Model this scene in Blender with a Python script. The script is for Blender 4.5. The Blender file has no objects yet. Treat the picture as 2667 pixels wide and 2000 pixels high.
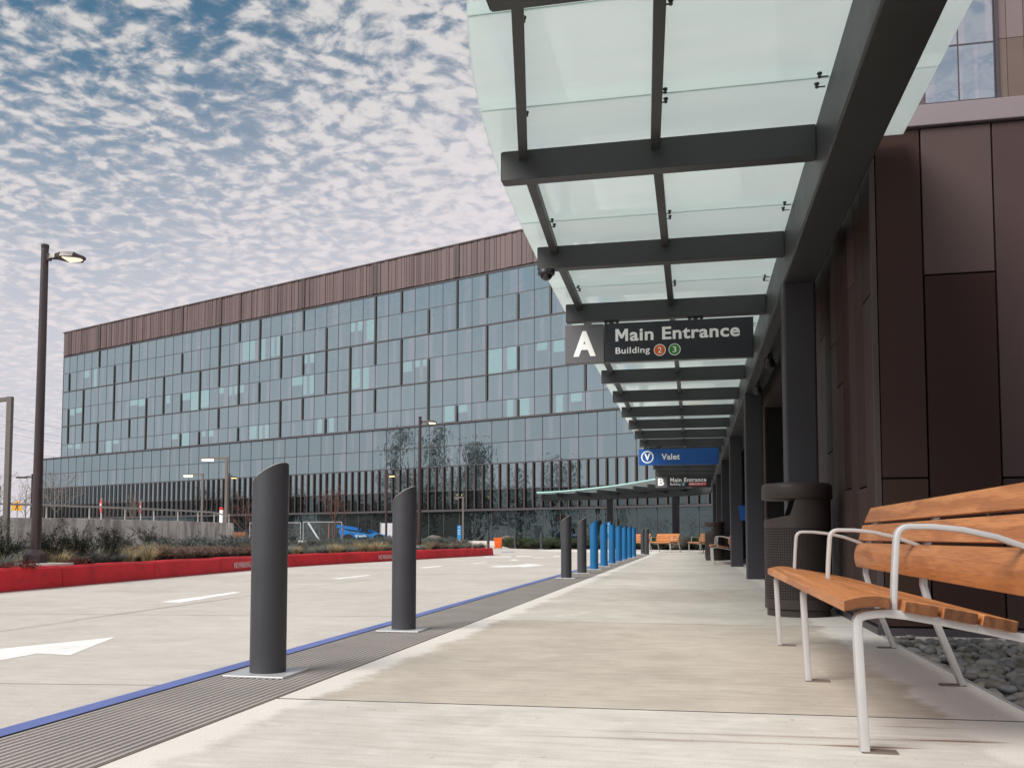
import bpy, bmesh, math, random
from mathutils import Vector, Matrix
S = bpy.context.scene
C = S.collection
PI = math.pi
rnd = random.Random(7)

# ------------------------------------------------------------------ camera
F, PITCH, HOR, CAMZ = 2300.0, 0.0577, 1400.0, 0.64
CYP = HOR - F * math.tan(PITCH)
cd = bpy.data.cameras.new("camera")
cam = bpy.data.objects.new("camera", cd)
C.objects.link(cam)
cam.location = (0, 0, CAMZ)
cam.rotation_euler = (PI / 2 + PITCH, 0, 0)
cd.sensor_fit = 'HORIZONTAL'
cd.sensor_width = 36.0
cd.lens = 36.0 * F / 2667.0
cd.shift_y = (CYP - 1000.0) / 2667.0
cd.clip_start = 0.05
cd.clip_end = 3000.0
S.camera = cam

# ------------------------------------------------------------------ light and sky
SUN_EL, SUN_AZ = math.radians(44), math.radians(-128)   # azimuth from +Y towards +X
S.view_settings.view_transform = 'Standard'
S.view_settings.look = 'None'
S.view_settings.gamma = 1.0
S.view_settings.exposure = 1.05
S.view_settings.use_curve_mapping = False
S.cycles.max_bounces = 8
S.cycles.transparent_max_bounces = 12
S.cycles.use_denoising = True

world = bpy.data.worlds.new("World")
S.world = world
world.use_nodes = True
wt = world.node_tree
wn, wl = wt.nodes, wt.links
wn.clear()


def wnode(kind, **kw):
    n = wn.new(kind)
    for k, v in kw.items():
        setattr(n, k, v)
    return n


def wmath(op, a, b=None, clamp=False):
    n = wnode('ShaderNodeMath', operation=op, use_clamp=clamp)
    for i, v in enumerate((a, b)):
        if v is None:
            continue
        if isinstance(v, (int, float)):
            n.inputs[i].default_value = v
        else:
            wl.new(v, n.inputs[i])
    return n.outputs[0]


def wrange(v, a, b, c=0.0, d=1.0):
    n = wnode('ShaderNodeMapRange', interpolation_type='SMOOTHSTEP')
    wl.new(v, n.inputs[0])
    for i, x in enumerate((a, b, c, d)):
        if isinstance(x, (int, float)):
            n.inputs[i + 1].default_value = x
        else:
            wl.new(x, n.inputs[i + 1])
    return n.outputs[0]


def wmix(fac, a, b):
    n = wnode('ShaderNodeMix', data_type='RGBA')
    for i, v in ((0, fac), (6, a), (7, b)):
        if isinstance(v, (int, float)):
            n.inputs[i].default_value = v
        elif isinstance(v, tuple):
            n.inputs[i].default_value = (*v, 1)
        else:
            wl.new(v, n.inputs[i])
    return n.outputs[2]


sky = wnode('ShaderNodeTexSky', sky_type='NISHITA', sun_disc=False)
sky.sun_elevation = SUN_EL
sky.sun_rotation = SUN_AZ
sky.air_density = 1.0
sky.dust_density = 0.6
tc = wnode('ShaderNodeTexCoord')
sx = wnode('ShaderNodeSeparateXYZ')
wl.new(tc.outputs['Generated'], sx.inputs[0])
X_, Y_, Z_ = sx.outputs
zc = wmath('ADD', wmath('MAXIMUM', Z_, 0.0), 0.12)
cxyz = wnode('ShaderNodeCombineXYZ')
wl.new(wmath('DIVIDE', X_, zc), cxyz.inputs[0])
wl.new(wmath('DIVIDE', Y_, zc), cxyz.inputs[1])
mp = wnode('ShaderNodeMapping')
mp.inputs['Rotation'].default_value = (0, 0, math.radians(20))
mp.inputs['Scale'].default_value = (2.7, 2.9, 1)
wl.new(cxyz.outputs[0], mp.inputs[0])
P_ = mp.outputs[0]


def wnoise(scale, detail, rough, vec=P_, dist=0.0):
    n = wnode('ShaderNodeTexNoise')
    n.inputs['Scale'].default_value = scale
    n.inputs['Detail'].default_value = detail
    n.inputs['Roughness'].default_value = rough
    n.inputs['Distortion'].default_value = dist
    wl.new(vec, n.inputs['Vector'])
    return n.outputs['Fac'], n.outputs['Color']


_, warpc = wnoise(2.2, 2.0, 0.5)
sub = wnode('ShaderNodeVectorMath', operation='SUBTRACT')
wl.new(warpc, sub.inputs[0]); sub.inputs[1].default_value = (0.5, 0.5, 0.5)
scl = wnode('ShaderNodeVectorMath', operation='SCALE')
wl.new(sub.outputs[0], scl.inputs[0]); scl.inputs['Scale'].default_value = 0.22
addv = wnode('ShaderNodeVectorMath', operation='ADD')
wl.new(P_, addv.inputs[0]); wl.new(scl.outputs[0], addv.inputs[1])
WP = addv.outputs[0]
n1, _ = wnoise(9.5, 7.0, 0.55, WP, 0.1)
n2, _ = wnoise(0.8, 2.0, 0.5)
n3, _ = wnoise(20.0, 5.0, 0.6, WP)
vor = wnode('ShaderNodeTexVoronoi', feature='SMOOTH_F1')
vor.inputs['Scale'].default_value = 8.5
vor.inputs['Smoothness'].default_value = 0.6
wl.new(WP, vor.inputs['Vector'])
puff = wmath('MULTIPLY', wmath('SUBTRACT', 0.52, vor.outputs['Distance']), 0.26)
dens = wmath('ADD', puff, wmath('ADD', wmath('MULTIPLY', n1, 0.70), wmath('ADD', wmath('MULTIPLY', n2, 0.24), wmath('MULTIPLY', n3, 0.22))))
XC = wmath('MINIMUM', wmath('MAXIMUM', X_, -0.42), 0.4)
bias = wmath('SUBTRACT', wmath('MULTIPLY', XC, 0.19), wmath('SUBTRACT', wmath('MULTIPLY', Z_, 0.12), 0.028))
dens = wmath('ADD', dens, bias)
cover = wrange(dens, 0.355, 0.595)
lit = wrange(dens, 0.43, 0.66)
blue = wnode('ShaderNodeMix', data_type='RGBA', blend_type='MULTIPLY')
blue.inputs[0].default_value = 1.0
wl.new(sky.outputs[0], blue.inputs[6]); blue.inputs[7].default_value = (0.36, 0.50, 0.47, 1)
blue_c = blue.outputs[2]
# photo exposure: world strength 0.1, so cloud colours are ten times the wanted radiance
cloud_c = wmix(lit, (1.75, 1.95, 2.25), (3.6, 3.5, 3.45))
body = wmix(cover, blue_c, cloud_c)
veil = wrange(wmath('SUBTRACT', Z_, wmath('MULTIPLY', XC, 0.30)), 0.61, 0.28)
veil = wmath('MULTIPLY', veil, 0.93)
veil_c = wmix(wrange(dens, 0.40, 0.70), (3.45, 3.35, 3.65), (4.15, 3.85, 4.0))
full = wmix(veil, body, veil_c)
bg = wnode('ShaderNodeBackground')
wl.new(full, bg.inputs[0])
bg.inputs[1].default_value = 0.093
wo = wnode('ShaderNodeOutputWorld')
wl.new(bg.outputs[0], wo.inputs[0])

sd = bpy.data.lights.new("sun", 'SUN')
sd.energy = 2.5
sd.angle = math.radians(36)
sd.color = (1.0, 0.95, 0.88)
sun = bpy.data.objects.new("sun", sd)
C.objects.link(sun)
sdir = Vector((math.sin(SUN_AZ) * math.cos(SUN_EL), math.cos(SUN_AZ) * math.cos(SUN_EL), math.sin(SUN_EL)))
sun.rotation_euler = sdir.to_track_quat('Z', 'Y').to_euler()

# ------------------------------------------------------------------ geometry helpers
TH = 0.2027                      # heading of the walkway, clockwise from +Y
SN, CS = math.sin(TH), math.cos(TH)


def W(t, s, z=0.0):              # walkway coordinates (across, along) to world
    return Vector((s * SN + t * CS, s * CS - t * SN, z))


def ray(px, py):
    a, b = (px - 1333.5) / F, (CYP - py) / F
    return Vector((a, math.cos(PITCH) - b * math.sin(PITCH), math.sin(PITCH) + b * math.cos(PITCH)))


def gp(px, py, z=0.0):
    r = ray(px, py)
    return Vector((0, 0, CAMZ)) + r * ((z - CAMZ) / r.z)


def dp(px, py, Y):
    r = ray(px, py)
    return Vector((0, 0, CAMZ)) + r * (Y / r.y)


def c4(x, y):
    return (1300 + x / 3.16, 1000 + y / 3.16)


class MB:
    def __init__(self, off=(0, 0, 0)):
        self.v, self.f, self.c = [], [], []
        self.o = Vector(off)

    def face(self, pts, col=(1, 1, 1)):
        i = len(self.v)
        self.v += [Vector(p) - self.o for p in pts]
        self.f.append(tuple(range(i, i + len(pts))))
        self.c.append(col)

    def mesh(self, vs, fs, col=(1, 1, 1)):
        i = len(self.v)
        self.v += [Vector(p) - self.o for p in vs]
        for f in fs:
            self.f.append(tuple(i + k for k in f))
            self.c.append(col)

    def box(self, x0, x1, y0, y1, z0, z1, col=(1, 1, 1)):
        self.mesh([(x0, y0, z0), (x1, y0, z0), (x1, y1, z0), (x0, y1, z0), (x0, y0, z1), (x1, y0, z1), (x1, y1, z1), (x0, y1, z1)],
                  [(3, 2, 1, 0), (4, 5, 6, 7), (0, 1, 5, 4), (1, 2, 6, 5), (2, 3, 7, 6), (3, 0, 4, 7)], col)

    def obox(self, p0, p1, n, d, z0, z1, col=(1, 1, 1)):
        """upright slab from p0 to p1 (plan) with depth d along n"""
        a, b = Vector((p0[0], p0[1], 0)), Vector((p1[0], p1[1], 0))
        m = Vector((n[0], n[1], 0)) * d
        q = [a, b, b + m, a + m]
        vs = [(p.x, p.y, z0) for p in q] + [(p.x, p.y, z1) for p in q]
        self.mesh(vs, [(3, 2, 1, 0), (4, 5, 6, 7), (0, 1, 5, 4), (1, 2, 6, 5), (2, 3, 7, 6), (3, 0, 4, 7)], col)

    def prism(self, poly, z0, z1, col=(1, 1, 1)):
        n = len(poly)
        vs = [(p[0], p[1], z0) for p in poly] + [(p[0], p[1], z1) for p in poly]
        fs = [tuple(range(n - 1, -1, -1)), tuple(range(n, 2 * n))]
        fs += [(i, (i + 1) % n, n + (i + 1) % n, n + i) for i in range(n)]
        self.mesh(vs, fs, col)

    def sweep(self, pts, prof, up=(0, 0, 1), col=(1, 1, 1), closed_ends=True, fix=None):
        """sweep a closed 2-D profile (side, up) along pts"""
        pts = [Vector(p) for p in pts]
        n, m = len(pts), len(prof)
        rings = []
        for i, p in enumerate(pts):
            a = (pts[i] - pts[i - 1]).normalized() if i > 0 else None
            b = (pts[i + 1] - pts[i]).normalized() if i < n - 1 else None
            t = (a + b).normalized() if (a is not None and b is not None) else (a if a is not None else b)
            u0 = Vector(up)
            side = t.cross(u0)
            if side.length < 1e-5:
                side = t.cross(Vector((1, 0, 0)))
            side.normalize()
            if fix is not None:
                side = Vector(fix)
            u = side.cross(t).normalized()
            k = 1.0
            if a is not None and b is not None:
                k = 1.0 / max(0.5, math.sqrt((1 + a.dot(b)) / 2))
            rings.append([p + side * q[0] + u * q[1] * (k if abs(a.z - b.z) > 1e-4 else 1) if (a is not None and b is not None) else p + side * q[0] + u * q[1] for q in prof])
        vs = [v for r in rings for v in r]
        fs = []
        for i in range(n - 1):
            for j in range(m):
                k = (j + 1) % m
                fs.append((i * m + j, i * m + k, (i + 1) * m + k, (i + 1) * m + j))
        if closed_ends:
            fs.append(tuple(range(m - 1, -1, -1)))
            fs.append(tuple((n - 1) * m + j for j in range(m)))
        self.mesh(vs, fs, col)

    def tube(self, pts, r, n=8, col=(1, 1, 1), r1=None):
        pts = [Vector(p) for p in pts]
        N = len(pts)
        vs, fs = [], []
        ref = Vector((0.31, 0.17, 0.93))
        for i, p in enumerate(pts):
            t = (pts[min(i + 1, N - 1)] - pts[max(i - 1, 0)])
            if t.length < 1e-9:
                t = Vector((0, 0, 1))
            t.normalize()
            if abs(t.dot(ref)) > 0.98:
                ref = Vector((0.9, 0.3, 0.1))
            a = t.cross(ref).normalized()
            b = t.cross(a)
            rr = r if r1 is None else r + (r1 - r) * i / max(1, N - 1)
            for k in range(n):
                an = 2 * PI * k / n
                vs.append(p + a * math.cos(an) * rr + b * math.sin(an) * rr)
        for i in range(N - 1):
            for k in range(n):
                fs.append((i * n + k, i * n + (k + 1) % n, (i + 1) * n + (k + 1) % n, (i + 1) * n + k))
        fs.append(tuple(range(n - 1, -1, -1)))
        fs.append(tuple((N - 1) * n + k for k in range(n)))
        self.mesh(vs, fs, col)

    def lathe(self, prof, n=48, cx=0, cy=0, col=(1, 1, 1), a0=0, a1=2 * PI):
        full = abs(a1 - a0 - 2 * PI) < 1e-6
        m = len(prof)
        K = n if full else n + 1
        vs = []
        for k in range(K):
            an = a0 + (a1 - a0) * k / n
            for r, z in prof:
                vs.append((cx + r * math.cos(an), cy + r * math.sin(an), z))
        fs = []
        for k in range(n):
            k2 = (k + 1) % K
            for j in range(m - 1):
                fs.append((k * m + j, k2 * m + j, k2 * m + j + 1, k * m + j + 1))
        self.mesh(vs, fs, col)

    def build(self, name, mat, parent=None, smooth=False, bevel=0, loc=None, angle=40):
        me = bpy.data.meshes.new(name)
        me.from_pydata([tuple(v) for v in self.v], [], self.f)
        me.materials.append(mat)
        ca = me.color_attributes.new("Col", 'FLOAT_COLOR', 'CORNER')
        buf = []
        for f, c in zip(self.f, self.c):
            buf += [c[0], c[1], c[2], 1.0] * len(f)
        ca.data.foreach_set("color", buf)
        if smooth:
            me.polygons.foreach_set("use_smooth", [True] * len(me.polygons))
            try:
                me.set_sharp_from_angle(angle=math.radians(angle))
            except Exception:
                pass
        me.update()
        o = bpy.data.objects.new(name, me)
        C.objects.link(o)
        if parent is not None:
            o.parent = parent
        if loc is not None:
            o.location = loc
        if bevel:
            b = o.modifiers.new("bevel", 'BEVEL')
            b.width = bevel
            b.segments = 2
            b.limit_method = 'ANGLE'
            b.angle_limit = math.radians(50)
            b.harden_normals = False
        return o


def tag(o, label=None, cat=None, group=None, kind=None):
    for k, v in (('label', label), ('category', cat), ('group', group), ('kind', kind)):
        if v:
            o[k] = v
    return o


def thing(name, label, cat, loc=(0, 0, 0), rot=0.0, group=None):
    o = bpy.data.objects.new(name, None)
    C.objects.link(o)
    o.empty_display_size = 0.1
    o.location = loc
    o.rotation_euler = (0, 0, rot)
    return tag(o, label, cat, group)


def wthing(name, label, cat, t, s, z=0.0, group=None, turn=0.0):   # a thing squared to the walkway: local x across, y along
    return thing(name, label, cat, W(t, s, z), -TH + turn, group)


def copy_tree(o, parent=None):
    c = o.copy()
    C.objects.link(c)
    c.parent = parent
    for ch in [k for k in bpy.data.objects if k.parent == o]:
        copy_tree(ch, c)
    return c


def catmull(pts, k=8):
    P = [Vector(p) for p in pts]
    P = [P[0] * 2 - P[1]] + P + [P[-1] * 2 - P[-2]]
    out = []
    for i in range(1, len(P) - 2):
        for j in range(k):
            u = j / k
            a, b, c, d = P[i - 1:i + 3]
            out.append(0.5 * ((2 * b) + (c - a) * u + (2 * a - 5 * b + 4 * c - d) * u * u + (3 * b - a - 3 * c + d) * u ** 3))
    out.append(P[-2])
    return out


def rect(w, h):
    return [(-w / 2, -h / 2), (w / 2, -h / 2), (w / 2, h / 2), (-w / 2, h / 2)]


def rrect(w, h, r):
    out = []
    for cx, cy, a0 in ((w / 2 - r, -h / 2 + r, -90), (w / 2 - r, h / 2 - r, 0), (-w / 2 + r, h / 2 - r, 90), (-w / 2 + r, -h / 2 + r, 180)):
        for k in range(3):
            an = math.radians(a0 + 45 * k)
            out.append((cx + r * math.cos(an), cy + r * math.sin(an)))
    return out


# ------------------------------------------------------------------ materials
class NT:
    def __init__(self, name):
        self.m = bpy.data.materials.new(name)
        self.m.use_nodes = True
        self.t = self.m.node_tree
        self.n, self.l = self.t.nodes, self.t.links
        self.b = self.n['Principled BSDF']
        self.out = self.n['Material Output']

    def node(self, kind, **kw):
        x = self.n.new(kind)
        for k, v in kw.items():
            setattr(x, k, v)
        return x

    def put(self, sock, v):
        if isinstance(v, (int, float)):
            sock.default_value = v
        elif isinstance(v, tuple):
            sock.default_value = (*v, 1) if len(v) == 3 and sock.type == 'RGBA' else v
        else:
            self.l.new(v, sock)

    def math(self, op, a, b=0.0, clamp=False):
        x = self.node('ShaderNodeMath', operation=op, use_clamp=clamp)
        self.put(x.inputs[0], a)
        self.put(x.inputs[1], b)
        return x.outputs[0]

    def mix(self, fac, a, b, mode='MIX'):
        x = self.node('ShaderNodeMix', data_type='RGBA', blend_type=mode)
        self.put(x.inputs[0], fac); self.put(x.inputs[6], a); self.put(x.inputs[7], b)
        return x.outputs[2]

    def rng(self, v, a, b, c=0.0, d=1.0):
        x = self.node('ShaderNodeMapRange', interpolation_type='SMOOTHSTEP')
        for i, q in enumerate((v, a, b, c, d)):
            self.put(x.inputs[i], q)
        return x.outputs[0]

    def coord(self, scale=(1, 1, 1), rot=(0, 0, 0), which='Object'):
        tcn = self.node('ShaderNodeTexCoord')
        m = self.node('ShaderNodeMapping')
        m.inputs['Scale'].default_value = scale
        m.inputs['Rotation'].default_value = rot
        self.l.new(tcn.outputs[which], m.inputs[0])
        return m.outputs[0]

    def noise(self, vec, scale, detail=3.0, rough=0.55, dist=0.0):
        x = self.node('ShaderNodeTexNoise')
        self.l.new(vec, x.inputs['Vector'])
        for k, v in (('Scale', scale), ('Detail', detail), ('Roughness', rough), ('Distortion', dist)):
            x.inputs[k].default_value = v
        return x.outputs['Fac']

    def col(self):
        a = self.node('ShaderNodeAttribute', attribute_name='Col')
        return a.outputs['Color']

    def bump(self, h, strength=0.2, dist=0.01):
        x = self.node('ShaderNodeBump')
        x.inputs['Strength'].default_value = strength
        x.inputs['Distance'].default_value = dist
        self.l.new(h, x.inputs['Height'])
        self.l.new(x.outputs[0], self.b.inputs['Normal'])

    def set(self, **kw):
        names = {'color': 'Base Color', 'rough': 'Roughness', 'metal': 'Metallic', 'spec': 'Specular IOR Level', 'coat': 'Coat Weight', 'sheen': 'Sheen Weight'}
        for k, v in kw.items():
            self.put(self.b.inputs[names[k]], v)
        return self


def plain(name, color, rough=0.5, metal=0.0, spec=0.5, var=0.12, scale=6.0, bump=0.0, fine=120.0, use_col=False):
    """painted or plain surface with a little uneven wear"""
    m = NT(name)
    v = m.coord()
    n = m.noise(v, scale, 4.0, 0.6)
    base = color
    if use_col:
        base = m.mix(1.0, color, m.col(), 'MULTIPLY')
    lo = m.mix(1.0, base, (1 - var, 1 - var, 1 - var), 'MULTIPLY')
    hi = m.mix(1.0, base, (1 + var, 1 + var, 1 + var), 'MULTIPLY')
    m.set(color=m.mix(n, lo, hi), metal=metal, spec=spec)
    m.set(rough=m.rng(n, 0.2, 0.8, max(0.02, rough - 0.06), min(1, rough + 0.08)))
    if bump:
        m.bump(m.noise(v, fine, 2.0), bump, 0.002)
    return m.m


def emit(name, color, strength):
    m = NT(name)
    m.set(color=(0.8, 0.8, 0.8))
    m.put(m.b.inputs['Emission Color'], color)
    m.b.inputs['Emission Strength'].default_value = strength
    return m.m


def concrete(name, light, dark, streak=(1.0, 9.0, 1.0), use_col=False, edges=False):
    m = NT(name)
    v = m.coord()
    big = m.noise(v, 0.55, 5.0, 0.6, 0.4)
    mid = m.noise(v, 4.0, 5.0, 0.65)
    st = m.noise(m.coord(streak), 3.0, 6.0, 0.72)
    fine = m.noise(v, 160.0, 2.0, 0.6)
    fac = m.math('ADD', m.math('MULTIPLY', big, 0.36), m.math('ADD', m.math('MULTIPLY', mid, 0.28), m.math('MULTIPLY', st, 0.36)))
    c = m.mix(m.rng(fac, 0.34, 0.66), dark, light)
    if use_col:
        c = m.mix(1.0, c, m.col(), 'MULTIPLY')
    if edges:
        tcn = m.node('ShaderNodeTexCoord')
        sp = m.node('ShaderNodeSeparateXYZ')
        m.l.new(tcn.outputs['Object'], sp.inputs[0])
        t, s = sp.outputs[0], sp.outputs[1]
        a = m.math('ABSOLUTE', m.math('ADD', t, 0.30))
        wob = m.math('MULTIPLY', m.math('SUBTRACT', m.noise(v, 3.2, 5.0, 0.7), 0.5), 0.34)
        e = m.rng(m.math('ADD', a, wob), 1.13, 1.22)
        e = m.math('MULTIPLY', e, 0.85)
        c = m.mix(e, c, (0.65, 0.615, 0.585))
        # rust runs on the front slab
        for (t0, s0, L, w_, k) in ((0.30, 3.012, 0.75, 0.020, 0.42), (0.80, 3.052, 0.20, 0.018, 0.9), (0.05, 2.893, 0.75, 0.020, 0.42), (0.52, 2.916, 0.20, 0.016, 0.9), (0.74, 3.247, 0.18, 0.012, 0.5)):
            u1 = m.math('MULTIPLY', m.math('SUBTRACT', t, t0), 1 / L)
            wv = m.math('MULTIPLY', m.math('SUBTRACT', m.noise(m.coord((1.2, 5, 1)), 5.0, 3.0), 0.5), 0.022)
            sk_ = m.math('MULTIPLY', m.math('SUBTRACT', t, t0), -0.055)
            u2 = m.math('MULTIPLY', m.math('SUBTRACT', m.math('ADD', m.math('ADD', s, wv), sk_), s0), 1 / w_)
            d = m.math('ADD', m.math('MULTIPLY', u1, u1), m.math('MULTIPLY', u2, u2))
            c = m.mix(m.math('MULTIPLY', m.rng(d, 1.0, 0.0), k), c, (0.17, 0.085, 0.05))
    spot = m.noise(v, 26.0, 2.0, 0.5)
    c = m.mix(m.rng(spot, 0.71, 0.76, 0.0, 0.55), c, (0.17, 0.15, 0.13))
    c = m.mix(m.rng(fine, 0.3, 0.7, 0.0, 0.24), c, (0.20, 0.18, 0.16))
    c = m.mix(m.rng(m.noise(v, 420.0, 1.0), 0.62, 0.72, 0.0, 0.35), c, (0.16, 0.145, 0.13))
    c = m.mix(m.rng(m.noise(v, 1.3, 6.0, 0.75, 1.2), 0.60, 0.68, 0.0, 0.30), c, (0.66, 0.63, 0.59))
    m.set(color=c, rough=0.88, spec=0.25)
    h = m.math('ADD', m.math('MULTIPLY', fine, 0.5), st)
    m.bump(h, 0.16, 0.004)
    return m.m


def wood():
    m = NT('oiled_wood')
    oi = m.node('ShaderNodeObjectInfo')
    tcn = m.node('ShaderNodeTexCoord')
    sp = m.node('ShaderNodeVectorMath', operation='ADD')
    m.l.new(tcn.outputs['Object'], sp.inputs[0])
    sc = m.node('ShaderNodeVectorMath', operation='SCALE')
    m.put(sc.inputs[0], (3.1, 7.7, 2.3)); m.l.new(oi.outputs['Random'], sc.inputs['Scale'])
    m.l.new(sc.outputs[0], sp.inputs[1])
    mp2 = m.node('ShaderNodeMapping'); mp2.inputs['Scale'].default_value = (7.0, 0.75, 7.0)
    m.l.new(sp.outputs[0], mp2.inputs[0])
    v = mp2.outputs[0]
    wv = m.node('ShaderNodeTexWave', wave_type='BANDS', bands_direction='X')
    m.l.new(v, wv.inputs['Vector'])
    for k, q in (('Scale', 1.1), ('Distortion', 9.0), ('Detail', 4.0), ('Detail Scale', 0.9), ('Detail Roughness', 0.6)):
        wv.inputs[k].default_value = q
    mp3 = m.node('ShaderNodeMapping'); mp3.inputs['Scale'].default_value = (60, 2.2, 60)
    m.l.new(sp.outputs[0], mp3.inputs[0])
    grain = m.noise(mp3.outputs[0], 3.0, 4.0, 0.6)
    blotch = m.noise(v, 0.9, 3.0)
    c = m.mix(m.rng(wv.outputs['Fac'], 0.1, 0.9), (0.58, 0.245, 0.088), (0.36, 0.130, 0.044))
    c = m.mix(m.rng(blotch, 0.35, 0.7), c, (0.47, 0.18, 0.06))
    c = m.mix(m.rng(grain, 0.42, 0.72, 0.0, 0.6), c, (0.24, 0.08, 0.028))
    mp4 = m.node('ShaderNodeMapping'); mp4.inputs['Scale'].default_value = (1.5, 1.2, 1.5)
    m.l.new(sp.outputs[0], mp4.inputs[0])
    c = m.mix(m.rng(m.noise(mp4.outputs[0], 2.0, 2.0), 0.62, 0.75, 0.0, 0.4), c, (0.22, 0.075, 0.03))
    c = m.mix(1.0, c, m.col(), 'MULTIPLY')
    m.set(color=c, rough=0.42, spec=0.4)
    m.bump(grain, 0.12, 0.002)
    return m.m


def pane_glass(name, refl=(0.30, 0.34, 0.37), rough=0.015, fac=0.72, wave=0.012, wscale=0.5, dim=1.0):
    """coated curtain-wall glass: tinted mirror over a dull tinted body, slightly wavy"""
    m = NT(name)
    m.n.remove(m.b)
    g = m.node('ShaderNodeBsdfGlossy')
    d = m.node('ShaderNodeBsdfDiffuse')
    c = m.col()
    if dim < 1:
        c = m.mix(1.0, c, (dim, dim, dim), 'MULTIPLY')
    m.l.new(c, d.inputs[0])
    tint = m.mix(0.42, refl, c)
    m.put(g.inputs[0], tint)
    g.inputs['Roughness'].default_value = rough
    b = m.node('ShaderNodeBump')
    b.inputs['Strength'].default_value = 1.0
    b.inputs['Distance'].default_value = wave
    v = m.coord()
    m.l.new(m.noise(v, wscale * 2, 2.0, 0.5, 0.6), b.inputs['Height'])
    m.l.new(b.outputs[0], g.inputs['Normal'])
    mx = m.node('ShaderNodeMixShader')
    fr = m.node('ShaderNodeFresnel'); fr.inputs[0].default_value = 1.5
    m.put(mx.inputs[0], m.math('ADD', fac, m.math('MULTIPLY', fr.outputs[0], 0.25), True))
    m.l.new(d.outputs[0], mx.inputs[1]); m.l.new(g.outputs[0], mx.inputs[2])
    m.l.new(mx.outputs[0], m.out.inputs[0])
    return m.m


def canopy_glass():
    m = NT('fritted_canopy_glass')
    m.n.remove(m.b)
    tr = m.node('ShaderNodeBsdfTranslucent'); tr.inputs[0].default_value = (0.925, 0.972, 0.965, 1)
    df = m.node('ShaderNodeBsdfDiffuse'); df.inputs[0].default_value = (0.94, 0.97, 0.967, 1)
    tp = m.node('ShaderNodeBsdfTransparent'); tp.inputs[0].default_value = (0.90, 0.97, 0.96, 1)
    gl = m.node('ShaderNodeBsdfGlossy'); gl.inputs['Roughness'].default_value = 0.04; gl.inputs[0].default_value = (0.9, 1, 1, 1)
    a = m.node('ShaderNodeMixShader'); a.inputs[0].default_value = 0.22
    m.l.new(tr.outputs[0], a.inputs[1]); m.l.new(df.outputs[0], a.inputs[2])
    b = m.node('ShaderNodeMixShader')
    n = m.noise(m.coord((0.5, 1.0, 1)), 0.8, 3.0)
    m.put(b.inputs[0], m.rng(n, 0.3, 0.7, 0.20, 0.30))
    m.l.new(a.outputs[0], b.inputs[1]); m.l.new(tp.outputs[0], b.inputs[2])
    c = m.node('ShaderNodeMixShader')
    fr = m.node('ShaderNodeFresnel'); fr.inputs[0].default_value = 1.45
    m.put(c.inputs[0], m.math('MULTIPLY', fr.outputs[0], 0.9))
    dirt = m.noise(m.coord((0.35, 3.0, 1)), 2.0, 6.0, 0.7)
    dc = m.mix(m.rng(dirt, 0.35, 0.75), (0.965, 0.988, 0.985), (0.905, 0.95, 0.945))
    m.put(tr.inputs[0], dc)
    m.l.new(b.outputs[0], c.inputs[1]); m.l.new(gl.outputs[0], c.inputs[2])
    m.l.new(c.outputs[0], m.out.inputs[0])
    return m.m


def foliage(name, rough=0.7, trans=0.25):
    m = NT(name)
    c = m.col()
    n = m.noise(m.coord(), 9.0, 2.0)
    c = m.mix(m.rng(n, 0.3, 0.7), m.mix(1.0, c, (0.7, 0.7, 0.7), 'MULTIPLY'), m.mix(1.0, c, (1.25, 1.25, 1.2), 'MULTIPLY'))
    m.set(color=c, rough=rough, spec=0.25)
    tr = m.node('ShaderNodeBsdfTranslucent'); m.l.new(c, tr.inputs[0])
    mx = m.node('ShaderNodeMixShader'); mx.inputs[0].default_value = trans
    m.l.new(m.b.outputs[0], mx.inputs[1]); m.l.new(tr.outputs[0], mx.inputs[2])
    m.l.new(mx.outputs[0], m.out.inputs[0])
    return m.m


def stained_wall():
    m = NT('cast_concrete')
    v = m.coord()
    a = m.noise(m.coord((1, 1, 0.18)), 2.2, 6.0, 0.68)
    b = m.noise(v, 1.1, 5.0, 0.6)
    c = m.mix(m.rng(a, 0.42, 0.62), (0.78, 0.74, 0.705), (0.38, 0.36, 0.345))
    c = m.mix(m.rng(b, 0.5, 0.72, 0, 0.6), c, (0.80, 0.77, 0.73))
    c = m.mix(m.rng(m.noise(v, 7.0, 2.0), 0.71, 0.76, 0, 0.8), c, (0.12, 0.11, 0.11))
    m.set(color=c, rough=0.9, spec=0.2)
    m.bump(m.noise(v, 14.0, 5.0), 0.3, 0.01)
    return m.m


def kerb_paint():
    m = NT('red_kerb_paint')
    v = m.coord()
    n = m.noise(v, 1.6, 6.0, 0.7)
    c = m.mix(m.rng(n, 0.3, 0.7), (0.52, 0.014, 0.026), (0.72, 0.024, 0.040))
    c = m.mix(m.rng(m.noise(v, 5.0, 5.0, 0.75), 0.55, 0.74, 0, 0.6), c, (0.17, 0.03, 0.034))
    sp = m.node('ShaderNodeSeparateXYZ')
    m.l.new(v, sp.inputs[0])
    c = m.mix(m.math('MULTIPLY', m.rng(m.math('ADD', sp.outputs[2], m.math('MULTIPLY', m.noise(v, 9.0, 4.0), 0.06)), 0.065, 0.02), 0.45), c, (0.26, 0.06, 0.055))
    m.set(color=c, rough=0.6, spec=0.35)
    m.bump(m.noise(v, 30.0, 4.0), 0.25, 0.006)
    return m.m


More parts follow.
